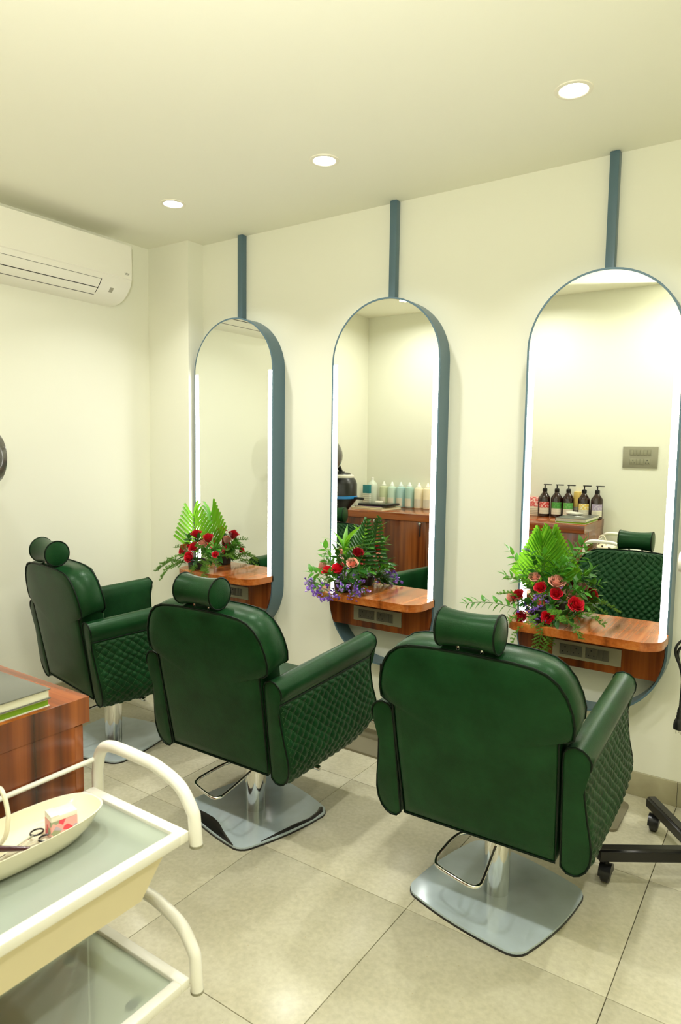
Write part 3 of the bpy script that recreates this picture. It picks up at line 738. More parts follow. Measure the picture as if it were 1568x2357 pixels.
MB().lathe([(.03, 0), (.036, .004), (.036, .035)], 24).build('body', mat('jar_pink', srgb(232, 200, 180), .35), root)
MB().lathe([(.038, .035), (.038, .05), (.034, .054)], 24).build('lid', M['trimwhite'], root)

# ---- books on the cabinet
def book(name, loc, size, rz, cover, pages, label, group, soft=False):
    root = empty(name, loc, rz); tag(root, label, 'book', group); w, d, h = size; t = .0025
    MB().box((-w/2+.003, -d/2+.003, t), (w/2-.003, d/2-.003, h-t)).build('pages', pages, root, smooth=False)
    mb = MB().box((-w/2, -d/2, 0), (w/2, d/2, t), c=.0008).box((-w/2, -d/2, h-t), (w/2, d/2, h), c=.0008).box((-w/2-.001, -d/2, 0), (-w/2+.002, d/2, h), c=.0008)
    mb.build('cover', cover, root, angle=50)
cov_g = mat('cover_grey', srgb(96, 98, 90), .3); pag = mat('pages', srgb(222, 220, 200), .7)
cov_w = mat('cover_white', srgb(226, 228, 216), .35); gre = mat('pages_green_edge', srgb(130, 176, 30), .6)
book('catalogue', (-1.311, -2.378, ZC), (.215, .365, .017), .01, cov_w, gre, 'thin white catalogue with green page edges, lowest under the grey folder', 'catalogues at the cabinet end')
book('catalogue', (-1.309, -2.382, ZC+.0172), (.222, .37, .021), .015, cov_g, pag, 'grey hard-backed shade folder on the white catalogue at the cabinet end', 'catalogues at the cabinet end')
o = MB().bm((lambda bm: (bmesh.ops.create_cube(bm, size=1), [setattr(v, 'co', Vector((v.co.x*.07*(1-.25*(v.co.z < 0)), v.co.y*.15*(1-.2*(v.co.z < 0)), v.co.z*.022+.011))) for v in bm.verts], bmesh.ops.bevel(bm, geom=bm.edges[:], offset=.006, segments=3, affect='EDGES'), bm)[-1])(bmesh.new())).build('remote_control', M['white'])
o.location = (-1.355, -2.46, ZC+.0385); o.rotation_euler = (0, 0, -.9); tag(o, 'white remote control lying on the grey shade folder', 'remote')
o = MB().box((-.035, -.018, 0), (.035, .018, .0015), c=.0005).build('card', mat('card_white', srgb(235, 235, 228), .5)); o.location = (-1.29, -2.36, ZC+.0385); o.rotation_euler = (0, 0, .5); tag(o, 'small white card beside the white remote control', 'card')
book('booklet', (-3.05, -2.36, ZC), (.33, .30, .016), .08, mat('cover_cream', srgb(214, 200, 150), .5), pag, 'cream booklet lowest under the black tablet', 'booklets under the tablet')
book('booklet', (-3.06, -2.36, ZC+.0162), (.27, .24, .014), .05, mat('cover_purple', srgb(92, 60, 92), .4), pag, 'purple spined booklet right under the black tablet', 'booklets under the tablet')
root = empty('tablet', (-3.03, -2.37, ZC+.0304), .04); tag(root, 'black tablet case lying on the purple and cream booklets', 'tablet')
MB().box((-.15, -.11, 0), (.15, .11, .020), c=.006).build('case', M['black'], root); MB().box((-.13, -.09, .0195), (.13, .09, .0206), c=.0004).build('screen', mat('screen', srgb(12, 12, 12), .08), root)

# ------------------------------------------------------------------ switch plate on the opposite wall
root = empty('switch_plate', (-.952, YF, 1.38)); tag(root, 'grey wall plate with six switches above two sockets, seen in the nearest mirror', 'switch plate')
MB().box((-.122, 0, -.08), (.122, .008, .08), c=.0015).build('plate', M['grey'], root, angle=50)
for zc in (.034, -.034):
    b = MB()
    for (a0, c0, a1, c1) in ((-.077, zc-.0235, .077, zc-.022), (-.077, zc+.022, .077, zc+.0235), (-.077, zc-.0235, -.0755, zc+.0235), (.0755, zc-.0235, .077, zc+.0235)): b.box((a0, .008, c0), (a1, .0095, c1))
    b.build('window_rim', M['greylight'], root, smooth=False)
for k in range(6): MB().box((-.073+.0245*k, .008, .014), (-.073+.0245*k+.0225, .0115, .054), c=.0012).build('switch', M['greymid'], root, angle=50)
for k in (0, 1): MB().box((-.024+.0245*k, .008, -.054), (-.024+.0245*k+.0225, .0115, -.014), c=.0012).build('switch', M['greymid'], root, angle=50)
for xx in (-.05, .05):
    b = MB().box((xx-.0225, .008, -.055), (xx+.0225, .0105, -.013), c=.001)
    for dx, dz, r in ((0, .010, .004), (-.0105, -.009, .003), (.0105, -.009, .003)):
        b.add([(xx+dx+r*math.cos(2*PI*k/12), .0108, -.034+dz+r*math.sin(2*PI*k/12)) for k in range(12)], [tuple(range(12))], 1)
    b.build('socket', [M['greymid'], M['hole']], root, angle=50)

# ------------------------------------------------------------------ white trolley
TX0, TX1, TY1, TY0 = -1.184, -.890, -2.112, -2.600
def trolley():
    cx, cy = (TX0+TX1)/2, (TY0+TY1)/2; root = empty('salon_trolley', (cx, cy, 0)); tag(root, 'white two-tier trolley with frosted glass trays beside the cabinet', 'trolley')
    w, d = (TX1-TX0)/2, (TY1-TY0)/2
    for z, nm in ((.70, 'upper'), (.40, 'lower')):
        mb = MB(); t = .022; h = .020
        for a, b in (((-w, -d, z-h), (w, -d+t, z)), ((-w, d-t, z-h), (w, d, z)), ((-w, -d+t, z-h), (-w+t, d-t, z)), ((w-t, -d+t, z-h), (w, d-t, z))): mb.box(a, b, c=.002)
        fr = mb.build('tray_frame', M['white'], root, angle=50)
        MB().box((-w+t-.004, -d+t-.004, z-.013), (w-t+.004, d-t+.004, z-.008), c=.0008).build('glass_shelf', M['frost'], fr)
        top = z+.098 if z > .5 else z+.112
        for s in (1, -1):
            yy = s*(d+.011)
            P = [(-w+.0, yy, z-.030), (-w+.0, yy, top-.07), (-w+.012, yy, top-.022), (-w+.05, yy, top), (0, yy, top), (w-.10, yy, top-.004), (w-.035, yy, top-.026), (w+.002, yy, top-.07), (w+.008, yy, z-.030)]
            q = [P[0], P[1]]+[tuple(v) for v in smooth_path(P[1:8], 6)[1:]]+[P[8]]
            hd = MB().tube(q, .0125, 14).build('handle_arch', M['white'], root)
            MB().lathe([(.0133, z-.033), (.0133, z-.028)], 16, (w+.008, yy, 0)).build('end_cap', M['grey'], hd)
        if z > .5:
            MB().tube([(-w+.001, -d-.011, z+.060), (-w+.001, d+.011, z+.060)], .0052, 10).build('side_rail', M['white'], root)
    # drawer under the upper tray
    mb = MB(); x0, x1, y0, y1, z0, z1 = -w+.018, w-.012, -d+.03, d-.05, .602, .676
    def ring(f, d, z): return [(x0+f*.012+d, y0+f*.045+d, z), (x1-f*.012-d, y0+f*.045+d, z), (x1-f*.012-d, y1-f*.045-d, z), (x0+f*.012+d, y1-f*.045-d, z)]
    rg = [ring(1, 0, z0), ring(0, 0, z1), ring(0, .004, z1), ring(1, .004, z0+.004)]
    mb.add([v for r in rg for v in r], [(3, 2, 1, 0), (12, 13, 14, 15)]+[(4*k+i, 4*k+(i+1) % 4, 4*k+4+(i+1) % 4, 4*k+4+i) for k in range(3) for i in range(4)])
    mb.build('drawer', M['cream'], root, smooth=False)
    MB().box((w-.030, d-.075, .668), (w-.018, d-.060, .682), c=.002).build('drawer_runner', M['grey'], root)
    for sx in (-1, 1):
        for sy in (-1, 1):
            x, y = sx*(w-.012), sy*(d-.012)
            if sx > 0: x, y = w-.055, sy*(d-.085)
            lg = MB().box((x-.010, y-.010, .10), (x+.010, y+.010, .682), c=.003) if sx < 0 else MB().box((x-.010, y-.010, .10), (x+.010, y+.010, .385), c=.003)
            lg = lg.build('leg', M['white'], root, angle=50)
            b = MB().lathe([(.025, -.011), (.027, -.008), (.027, .008), (.025, .011)], 20, (x, y, .027), axis='x'); b.box((x-.014, y-.010, .03), (x+.014, y+.010, .10), c=.004); b.build('caster', M['grey'], root)
    mb = MB()
    for y in (-d+.10, d-.10):
        for x in (-w+.05, w-.05): mb.lathe([(.012, .383), (.012, .387)], 14, (x, y, 0))
    mb.build('glass_clip', M['trimwhite'], root)
    return root
trolley()
# things on and in the trolley
o = MB().box((-.035, -.09, 0), (.035, .09, .045), c=.008).build('wax_pouch', mat('pouch_pink', srgb(226, 120, 128), .5)); o.location = (-1.00, -2.30, .6055); o.rotation_euler = (0, 0, .25); tag(o, 'pink pouch inside the trolley drawer under the frosted glass', 'pouch')
def oval_bowl():
    root = empty('oval_bowl', (-1.078, -2.342, .694), math.radians(88)); tag(root, 'cream oval ceramic bowl on the upper trolley tray', 'bowl')
    n = 48; prof = [(.60, .001), (.72, .006), (.86, .022), (.97, .044), (1.0, .050), (.975, .050), (.95, .045), (.84, .024), (.66, .011), (.3, .009), (.001, .009)]
    mb = MB()
    for s, z in prof:
        for k in range(n): a = 2*PI*k/n; c_, s_ = math.cos(a), math.sin(a); q_ = (abs(c_)**2.8+abs(s_)**2.8)**(-1/2.8); mb.v.append((.158*s*c_*q_, .066*s*s_*q_, z))
    for i in range(len(prof)-1):
        for k in range(n): mb.f.append((i*n+k, i*n+(k+1) % n, (i+1)*n+(k+1) % n, (i+1)*n+k)); mb.mi.append(0)
    mb.f.append(tuple(range(n))); mb.mi.append(0)
    mb.build('bowl_shell', M['ceramic'], root, angle=50)
oval_bowl()
def floral():
    m = bpy.data.materials.new('floral_print'); m.use_nodes = True; nt = m.node_tree; b = nt.nodes['Principled BSDF']; b.inputs['Roughness'].default_value = .5
    tc = nt.nodes.new('ShaderNodeTexCoord'); v = nt.nodes.new('ShaderNodeTexVoronoi'); v.inputs['Scale'].default_value = 90; nt.links.new(tc.outputs['Object'], v.inputs['Vector'])
    r = nt.nodes.new('ShaderNodeValToRGB'); r.color_ramp.interpolation = 'CONSTANT'; e = r.color_ramp.elements
    e[0].color = srgb(240, 170, 168); e[1].position = .55; e[1].color = srgb(150, 160, 130)
    for p, c in ((.66, srgb(228, 70, 90)), (.78, srgb(236, 190, 184)), (.88, srgb(180, 170, 190))): x = e.new(p); x.color = c
    sp = nt.nodes.new('ShaderNodeSeparateColor'); nt.links.new(v.outputs['Color'], sp.inputs[0]); nt.links.new(sp.outputs[0], r.inputs[0]); nt.links.new(r.outputs[0], b.inputs['Base Color']); return m
root = empty('napkin_box', (-1.076, -2.259, .7045), math.radians(77)); tag(root, 'small pink floral box with a white top in the oval bowl', 'box')
MB().box((-.0245, -.0165, 0), (.0245, .0165, .032), c=.001).build('box_body', floral(), root, angle=50)
MB().box((-.0245, -.0165, .032), (.0245, .0165, .043), c=.002).build('lid', M['white'], root, angle=50)
MB().box((-.0245, -.017, .0425), (-.009, .017, .0445), c=.001).build('flap', M['white'], root, angle=50)
root = empty('tint_brush', (-1.085, -2.372, .718), math.radians(40)); tag(root, 'dark plum tint brush lying across the oval bowl beside scissors', 'brush')
MB().tube([(-.06, 0, .008), (0, 0, .006), (.05, 0, .004)], [.0045, .0055, .0035], 10).build('handle', mat('plum', srgb(62, 18, 28), .2), root)
MB().box((-.10, -.014, .003), (-.058, .014, .012), c=.003).build('bristle_head', M['black'], root)
root = empty('scissors', (-1.083, -2.345, .7075), math.radians(95)); tag(root, 'steel scissors with ring handles lying in the oval bowl', 'scissors')
for s in (-1, 1):
    MB().tube([(.052+.012*math.cos(2*PI*k/20), s*.012+.010*math.sin(2*PI*k/20), .003+.002*s) for k in range(20)], .0018, 8, closed=True).build('ring_handle', M['black'], root)
    MB().tube([(.042, s*.008, .003+.002*s), (0, 0, .003+.002*s), (-.05, -s*.006, .003+.002*s)], [.002, .003, .0008], 8).build('blade', M['chrome'], root)
o = MB().tube(smooth_path([(-1.165, -2.36, .7000), (-1.150, -2.352, .76), (-1.138, -2.35, .805), (-1.119, -2.35, .814), (-1.106, -2.35, .803), (-1.098, -2.35, .785), (-1.092, -2.352, .765), (-1.100, -2.36, .725), (-1.13, -2.40, .7015), (-1.15, -2.47, .6965)], 6), .0042, 8).build('charging_cable', M['ceramic']); tag(o, 'cream cable looping up over the trolley rail', 'cable')
o = MB().box((-.055, -.04, 0), (.055, .04, .05), c=.006).build('wipes_pack', mat('lime', srgb(150, 200, 40), .45)); o.location = (-1.075, -2.535, .6925); tag(o, 'lime green pack on the trolley tray, seen in the nearest mirror', 'pack')

# ------------------------------------------------------------------ black caster stand at the edge
def stand():
    hx, hy = -.165, -.50; root = empty('appliance_stand', (hx, hy, 0)); tag(root, 'black cross-footed rolling stand beside the nearest chair', 'stand')
    for k, a in enumerate((214.5, 127, 37, 304)):
        a = math.radians(a); ca, sa = math.cos(a), math.sin(a); L = .355 if k != 1 else .345
        bm = bmesh.new(); bmesh.ops.create_cube(bm, size=1)
        for v in bm.verts: v.co = Vector((.02+(v.co.x+.5)*(L-.02), v.co.y*.042, .098+v.co.z*.046))
        bmesh.ops.bevel(bm, geom=bm.edges[:], offset=.008, segments=3, affect='EDGES')
        bmesh.ops.rotate(bm, verts=bm.verts[:], cent=(0, 0, 0), matrix=Matrix.Rotation(a, 3, 'Z'))
        lg = MB().bm(bm).build('leg', M['blackmetal'], root, angle=50)
        x, y = ca*(L-.035), sa*(L-.035)
        mb = MB().tube([(x, y, .078), (x, y, .055)], .008, 10)
        mb.lathe([(.026, -.014), (.030, -.010), (.030, .010), (.026, .014)], 20, (x, y, .030), axis='x')
        # hood of the caster
        n = 12; vs = []
        for h in (-.019, .019):
            for q in range(n+1): b = PI*q/n; vs.append((x+h, y+.034*math.cos(b), .030+.034*math.sin(b)))
            
        fs = [(q, q+1, n+2+q, n+1+q) for q in range(n)]+[tuple(range(n+1)), tuple(reversed(range(n+1, 2*n+2)))]
        mb.add(vs, fs); mb.build('caster', M['black'], lg)
    MB().lathe([(.045, .06), (.05, .07), (.05, .125), (.03, .15), (.016, .16), (.016, 1.02)], 28).build('pole', M['blackmetal'], root)
    MB().box((-.10, -.10, 1.02), (.16, .12, 1.035), c=.006).build('tray', M['black'], root)
    return root
stand()
# power lead hanging from the stand, with its plug
root = empty('power_lead', (-.272, -.50, .5)); tag(root, 'black power lead looped and hanging with its plug beside the nearest mirror', 'cord')
c = Vector(root.location)
lead = [(-.165, -.50, 1.018), (-.19, -.50, .93), (-.235, -.50, .845), (-.270, -.50, .805), (-.281, -.50, .783), (-.280, -.50, .760), (-.270, -.50, .735), (-.252, -.50, .715), (-.235, -.50, .735), (-.240, -.50, .775), (-.262, -.50, .790), (-.275, -.495, .765), (-.268, -.495, .73), (-.257, -.495, .68), (-.2575, -.495, .60), (-.2580, -.495, .575)]
MB().tube([Vector(p)-c for p in smooth_path(lead, 6)], .0045, 10).build('lead', M['black'], root)
mb = MB().lathe([(.006, .580), (.0085, .570), (.008, .565), (.010, .560), (.009, .555), (.0115, .550), (.0105, .545), (.013, .540), (.017, .530), (.019, .515), (.019, .507), (.010, .505)], 20, (-.258-c.x, -.495-c.y, -c.z)); mb.build('plug', M['black'], root)
mb = MB()
for dx, dy in ((-.008, 0), (.008, 0), (0, .009)): mb.lathe([(.0022, .507), (.0022, .490), (.0015, .488)], 10, (-.258+dx-c.x, -.495+dy-c.y, -c.z))
mb.build('plug_pin', M['chrome'], root)
root = empty('hair_dryer', (-.235, -.50, 1.036)); tag(root, 'white hair dryer with a blue ring lying on the black stand', 'hair dryer')
MB().lathe([(.030, -.052), (.034, -.050), (.036, -.02), (.038, .03), (.034, .07), (.026, .09)], 24, (0, 0, .038), axis='x').build('barrel', M['white'], root)
MB().lathe([(.0372, -.034), (.0372, -.022)], 24, (0, 0, .038), axis='x').build('blue_ring', mat('ring_blue', srgb(40, 80, 130), .3), root)
MB().tube([(.03, 0, .03), (.045, .06, .022), (.05, .10, .020)], .015, 14).build('grip', M['white'], root)

# ------------------------------------------------------------------ hair steamer (seen in the middle mirror)
def steamer():
    root = empty('hair_steamer', (-2.99, -1.70, 0)); tag(root, 'black hair steamer with a blue banded pot and dark round hood near the wall', 'hair steamer')
    MB().lathe([(.014, .06), (.014, .90)], 18).build('pole', M['chrome'], root)
    MB().lathe([(.05, .045), (.05, .075), (.02, .085)], 22).build('hub', M['black'], root)
    for k in range(5):
        a = 2*PI*k/5+.3; x, y = .25*math.cos(a), .25*math.sin(a)
        lg = MB().tube([(0, 0, .062), (x, y, .052)], [.018, .012], 10).build('leg', M['black'], root)
        MB().lathe([(.020, -.009), (.022, 0), (.020, .009)], 16, (x, y, .022), axis='x').tube([(x, y, .05), (x, y, .03)], .006, 8).build('caster', M['black'], lg)
    MB().lathe([(.03, .88), (.05, .93), (.10, .99), (.125, 1.02), (.130, 1.035)], 34).build('pot_base', M['black'], root)
    MB().lathe([(.1305, 1.035), (.134, 1.038), (.134, 1.056), (.1305, 1.058)], 34).build('blue_band', mat('band_blue', srgb(40, 130, 200), .2), root)  # band of plain blue colour
    pb = MB().lathe([(.130, 1.056), (.130, 1.15), (.120, 1.18), (.100, 1.205)], 34).build('pot', M['black'], root)
    MB().lathe([(.104, 1.200), (.104, 1.216), (.085, 1.225)], 34).build('cream_ring', M['trimwhite'], pb)
    MB().lathe([(.085, 1.222), (.070, 1.236), (.03, 1.240), (.03, 1.25)], 30).build('lid', M['black'], pb)
    MB().box((.12, -.012, 1.032), (.215, .012, 1.050), c=.004).build('handle', M['black'], root)
    MB().tube(smooth_path([(0, 0, 1.245), (.01, .06, 1.30), (.02, .10, 1.30), (.02, .15, 1.34)], 6), .016, 12).build('arm', M['black'], root)
    # open-fronted hood
    n, m = 28, 14; R = .145; mb = MB(); hc = Vector((.026, .278, 1.375))
    for rr in (R, R-.006):
        for j in range(m+1):
            th = lerp(.02, 2.15, j/m)
            for k in range(n): ph = 2*PI*k/n; mb.v.append(tuple(hc+Vector((rr*math.sin(th)*math.cos(ph), -rr*math.cos(th), rr*math.sin(th)*math.sin(ph)))))
    o2 = (m+1)*n
    for b in (0, o2):
        for j in range(m):
            for k in range(n): q = (k+1) % n; mb.f.append((b+j*n+k, b+j*n+q, b+(j+1)*n+q, b+(j+1)*n+k)); mb.mi.append(0)
    for k in range(n): q = (k+1) % n; mb.f.append((m*n+k, m*n+q, o2+m*n+q, o2+m*n+k)); mb.mi.append(0)
    mb.build('hood', mat('smoky_hood', srgb(84, 82, 76), .12, coat=.3), root)
steamer()

# ------------------------------------------------------------------ flowers
def leaf_mesh(name, m, L=1.0, w=.50, fold=.18, bend=.25, n=6):
    mb = MB()
    for i in range(n+1):
        t = i/n; ww = w*.5*math.sin(PI*min(1, t**.75))**.9 if 0 < t < 1 else 0.004
        z = -bend*t*t*L
        mb.v += [(-ww*L, t*L, z+fold*ww*L), (0, t*L, z), (ww*L, t*L, z+fold*ww*L)]
    for i in range(n):
        a = i*3; mb.f += [(a, a+1, a+4, a+3), (a+1, a+2, a+5, a+4)]; mb.mi += [0, 0]
    return mb.mesh(name, m, angle=80)
LEAF = {'leaf': leaf_mesh('leaf', M['leaf']), 'leafd': leaf_mesh('leaf', M['leafd']), 'lance': leaf_mesh('lance_leaf', M['palm'], 1, .19, .3, .5, 9)}
def rose_mesh(m, seed):
    rnd = random.Random(seed); mb = MB()
    for i in range(26):
        f = i/25; a0 = i*2.39996+rnd.uniform(-.2, .2); rho = .10+.90*f**.85; hgt = lerp(.98, .70, f)+rnd.uniform(-.03, .03)
        span = lerp(1.9, 1.15, f)
        nu, nv = 6, 5; o = len(mb.v)
        for j in range(nv+1):
            v = j/nv
            for k in range(nu+1):
                u = k/nu*2-1; a = a0+u*span*.5*(.35+.65*math.sin(PI*.5*min(1, v*1.3)))
                r = rho*(.18+.82*v**.6)*.52+(.07*f)*max(0, v-.72)/.28*(1-.5*u*u)
                z = hgt*(v*(1-.16*u*u*v))*.95-.10*f*max(0, v-.8)/.2
                mb.v.append((r*math.cos(a), r*math.sin(a), z))
        for j in range(nv):
            for k in range(nu): q = o+j*(nu+1)+k; mb.f.append((q, q+1, q+nu+2, q+nu+1)); mb.mi.append(0)
    for k in range(5):     # sepals
        a = 2*PI*k/5; mb.add([(.05*math.cos(a-.6), .05*math.sin(a-.6), .02), (.05*math.cos(a+.6), .05*math.sin(a+.6), .02), (.42*math.cos(a), .42*math.sin(a), .18)], [(0, 1, 2)], 1)
    mb.tube([(0, 0, .05), (0, 0, -.6)], .035, 6, 1)
    return mb.mesh('rose', [m, M['stem']], angle=80)
ROSE = {'red': [rose_mesh(M['red'], s) for s in (1, 2)], 'pink': [rose_mesh(M['pink'], 5)]}
def fern_mesh(seed, droop=.5, L=1.0):
    rnd = random.Random(seed); mb = MB(); pts = [Vector((0, L*t, .25*math.sin(PI*t)*L*(1-droop)-droop*t*t*L*.6)) for t in [k/12 for k in range(13)]]
    mb.tube(pts, [lerp(.012, .004, k/12) for k in range(13)], 5)
    for k in range(1, 13):
        for s in (-1, 1):
            b = pts[k]; ln = .26*L*(1-.6*abs(k/12-.35))*rnd.uniform(.7, 1.1)
            d = Vector((s*rnd.uniform(.6, 1), rnd.uniform(.3, .8), rnd.uniform(-.35, .45))).normalized()
            for q in range(9):
                p = b+d*ln*(q+1)/9
                for z in range(6):
                    nd = Vector((rnd.uniform(-1, 1), rnd.uniform(-.2, 1), rnd.uniform(-1, 1))).normalized(); l2 = .055*L*rnd.uniform(.7, 1.2)
                    sd = nd.cross(Vector((rnd.uniform(-1, 1), rnd.uniform(-1, 1), rnd.uniform(-1, 1)))).normalized()*.0095*L
                    mb.add([p-sd, p+sd, p+nd*l2], [(0, 1, 2)])
    return mb.mesh('fern_sprig', M['fern'], smooth=False)
FERN = [fern_mesh(1, .2), fern_mesh(2, .9), fern_mesh(3, .5)]
def statice_mesh(seed, m1, m2):
    rnd = random.Random(seed); mb = MB()
    for i in range(12):
        tip = Vector((rnd.gauss(0, .33), rnd.gauss(0, .33), rnd.uniform(.45, 1.0)))
        mb.tube([(0, 0, 0), tip*.55+Vector((0, 0, -.05)), tip], [.02, .014, .01], 4, 2)
        for q in range(2):
            c = tip+Vector((rnd.uniform(-.12, .12), rnd.uniform(-.12, .12), rnd.uniform(-.08, .1))); ax = Vector((rnd.uniform(-1, 1), rnd.uniform(-1, 1), rnd.uniform(-.2, 1))).normalized()
            u = ax.orthogonal().normalized(); w = ax.cross(u); R = rnd.uniform(.088, .122); n = 10; mi = 0 if rnd.random() < .6 else 1
            vs = [c-ax*R*.5]
            for k in range(n): rr = R*(1 if k % 2 == 0 else .68); vs.append(c+(u*math.cos(2*PI*k/n)+w*math.sin(2*PI*k/n))*rr+ax*R*.25)
            mb.add(vs, [(0, k+1, (k+1) % n+1) for k in range(n)], mi)
            vs2 = [c-ax*R*.1]+[c+(u*math.cos(2*PI*k/5)+w*math.sin(2*PI*k/5))*R*.4+ax*R*.4 for k in range(5)]
            mb.add(vs2, [(0, k+1, (k+1) % 5+1) for k in range(5)], 1)
    return mb.mesh('statice', [m1, m2, M['stem']], smooth=False)
STAT = [statice_mesh(3, M['purple'], M['lilac']), statice_mesh(4, M['purple'], M['purple'])]
def dir_rot(d, roll=0.0, fwd='Y'):
    """euler turning the mesh's own long axis to direction d"""
    q = Vector(d).normalized().to_track_quat('Y' if fwd == 'Y' else 'Z', 'Z' if fwd == 'Y' else 'Y')
    return (q.to_matrix() @ Matrix.Rotation(roll, 3, 'Y' if fwd == 'Y' else 'Z')).to_euler()
def leafy_stem(root, p0, p1, sag, n, L, key='leaf', seed=0, name='leafy_stem'):
    rnd = random.Random(seed); p0, p1 = Vector(p0), Vector(p1)
    pts = [p0.lerp(p1, t)+Vector((0, 0, sag*4*t*(1-t))) for t in [k/8 for k in range(9)]]
    st = MB().tube(pts, [lerp(.0022, .001, k/8) for k in range(9)], 6).build(name, M['stem'], root)
    ax = (p1-p0).normalized(); side = ax.cross(Vector((0, -1, .3))).normalized()
    n = int(n*1.45)
    for i in range(n):
        t = .16+.84*(i+.5)/n; k = min(int(t*8), 7); b = pts[k].lerp(pts[k+1], t*8-k); s = 1 if i % 2 else -1
        d = ax*rnd.uniform(.5, .9)+side*s*rnd.uniform(.6, 1.0)+Vector((rnd.uniform(-.3, .3), rnd.uniform(-.5, .2), rnd.uniform(-.15, .35)))
        put('leaf', LEAF[key], st, b, dir_rot(d, rnd.uniform(-.6, .6)), L*rnd.uniform(.85, 1.3))
    put('leaf', LEAF[key], st, pts[-1], dir_rot(ax+Vector((0, 0, .1))), L)
    return st
def palm_leaf(root, base, tip, n, aL, aR, Lb, Lt, wid, m, lean=0.0, start=.12, cut=True, cup=.0, fan=24):
    base, tip = Vector(base), Vector(tip); up = (tip-base).normalized(); nrm = Vector((.12, -1, .1)); side = up.cross(nrm).normalized(); nrm = side.cross(up).normalized()
    if side.x < 0: side = -side
    rib = MB().tube([base, base.lerp(tip, .5), tip], [.0032, .0024, .0012], 8).build('palm_leaf', M['stem'], root)
    for i in range(n):
        t = lerp(start, .985, i/(n-1)); o = base.lerp(tip, t)
        for s, ang in ((-1, aL), (1, aR)):
            a = math.radians(ang-6+fan*t**1.6); d = side*s*math.cos(a)+up*math.sin(a); L = lerp(Lb, Lt, (i/(n-1))**.9)
            e = up*math.cos(a)-side*s*math.sin(a)
            if s < 0: e = -e
            mb = MB(); h = wid*.5
            A = [o+nrm*.001, o+d*L*.5+nrm*(.006+cup*.3), o+d*L+nrm*(cup)]
            vs = []
            for q, (pp, k) in enumerate(zip(A, (.55, 1.0, .9))):
                w = e*h*k; sh = d*(-h*.9 if cut and q == 2 else 0)
                vs += [pp-w+nrm*h*.45+(sh if s < 0 else Vector()), pp-nrm*h*.6, pp+w+nrm*h*.45+(sh if s > 0 else Vector())]
            mb.add(vs, [(0, 1, 4, 3), (1, 2, 5, 4), (3, 4, 7, 6), (4, 5, 8, 7)])
            mb.build('leaflet', m, rib, angle=20)
    return rib
def pot(root, r, h):
    MB().lathe([(r*.86, 0), (r*.9, .002), (r, h), (r*.94, h), (r*.9, h-.008), (.001, h-.010)], 30).build('pot', M['pot'], root)
def roses(root, lst, o):
    for i, (x, y, z, c, s, tilt) in enumerate(lst):
        d = Vector((tilt[0], tilt[1], tilt[2])); ms = ROSE[c]
        ro = put('rose', ms[i % len(ms)], root, Vector((x, y, z))-d.normalized()*s*.45, dir_rot(d, i*1.3, 'Z'), s)
        if c == 'pink': ro['label'] = 'pale pink rose'
def ferns(root, lst):
    for i, (x, y, z, d, s, k) in enumerate(lst): put('fern_sprig', FERN[k], root, (x, y, z), dir_rot(d, random.uniform(-.5, .5)), s)
def statice(root, lst):
    for i, (x, y, z, d, s) in enumerate(lst): put('statice_spray', STAT[i % 2], root, (x, y, z), dir_rot(d, i*1.1, 'Z'), s)
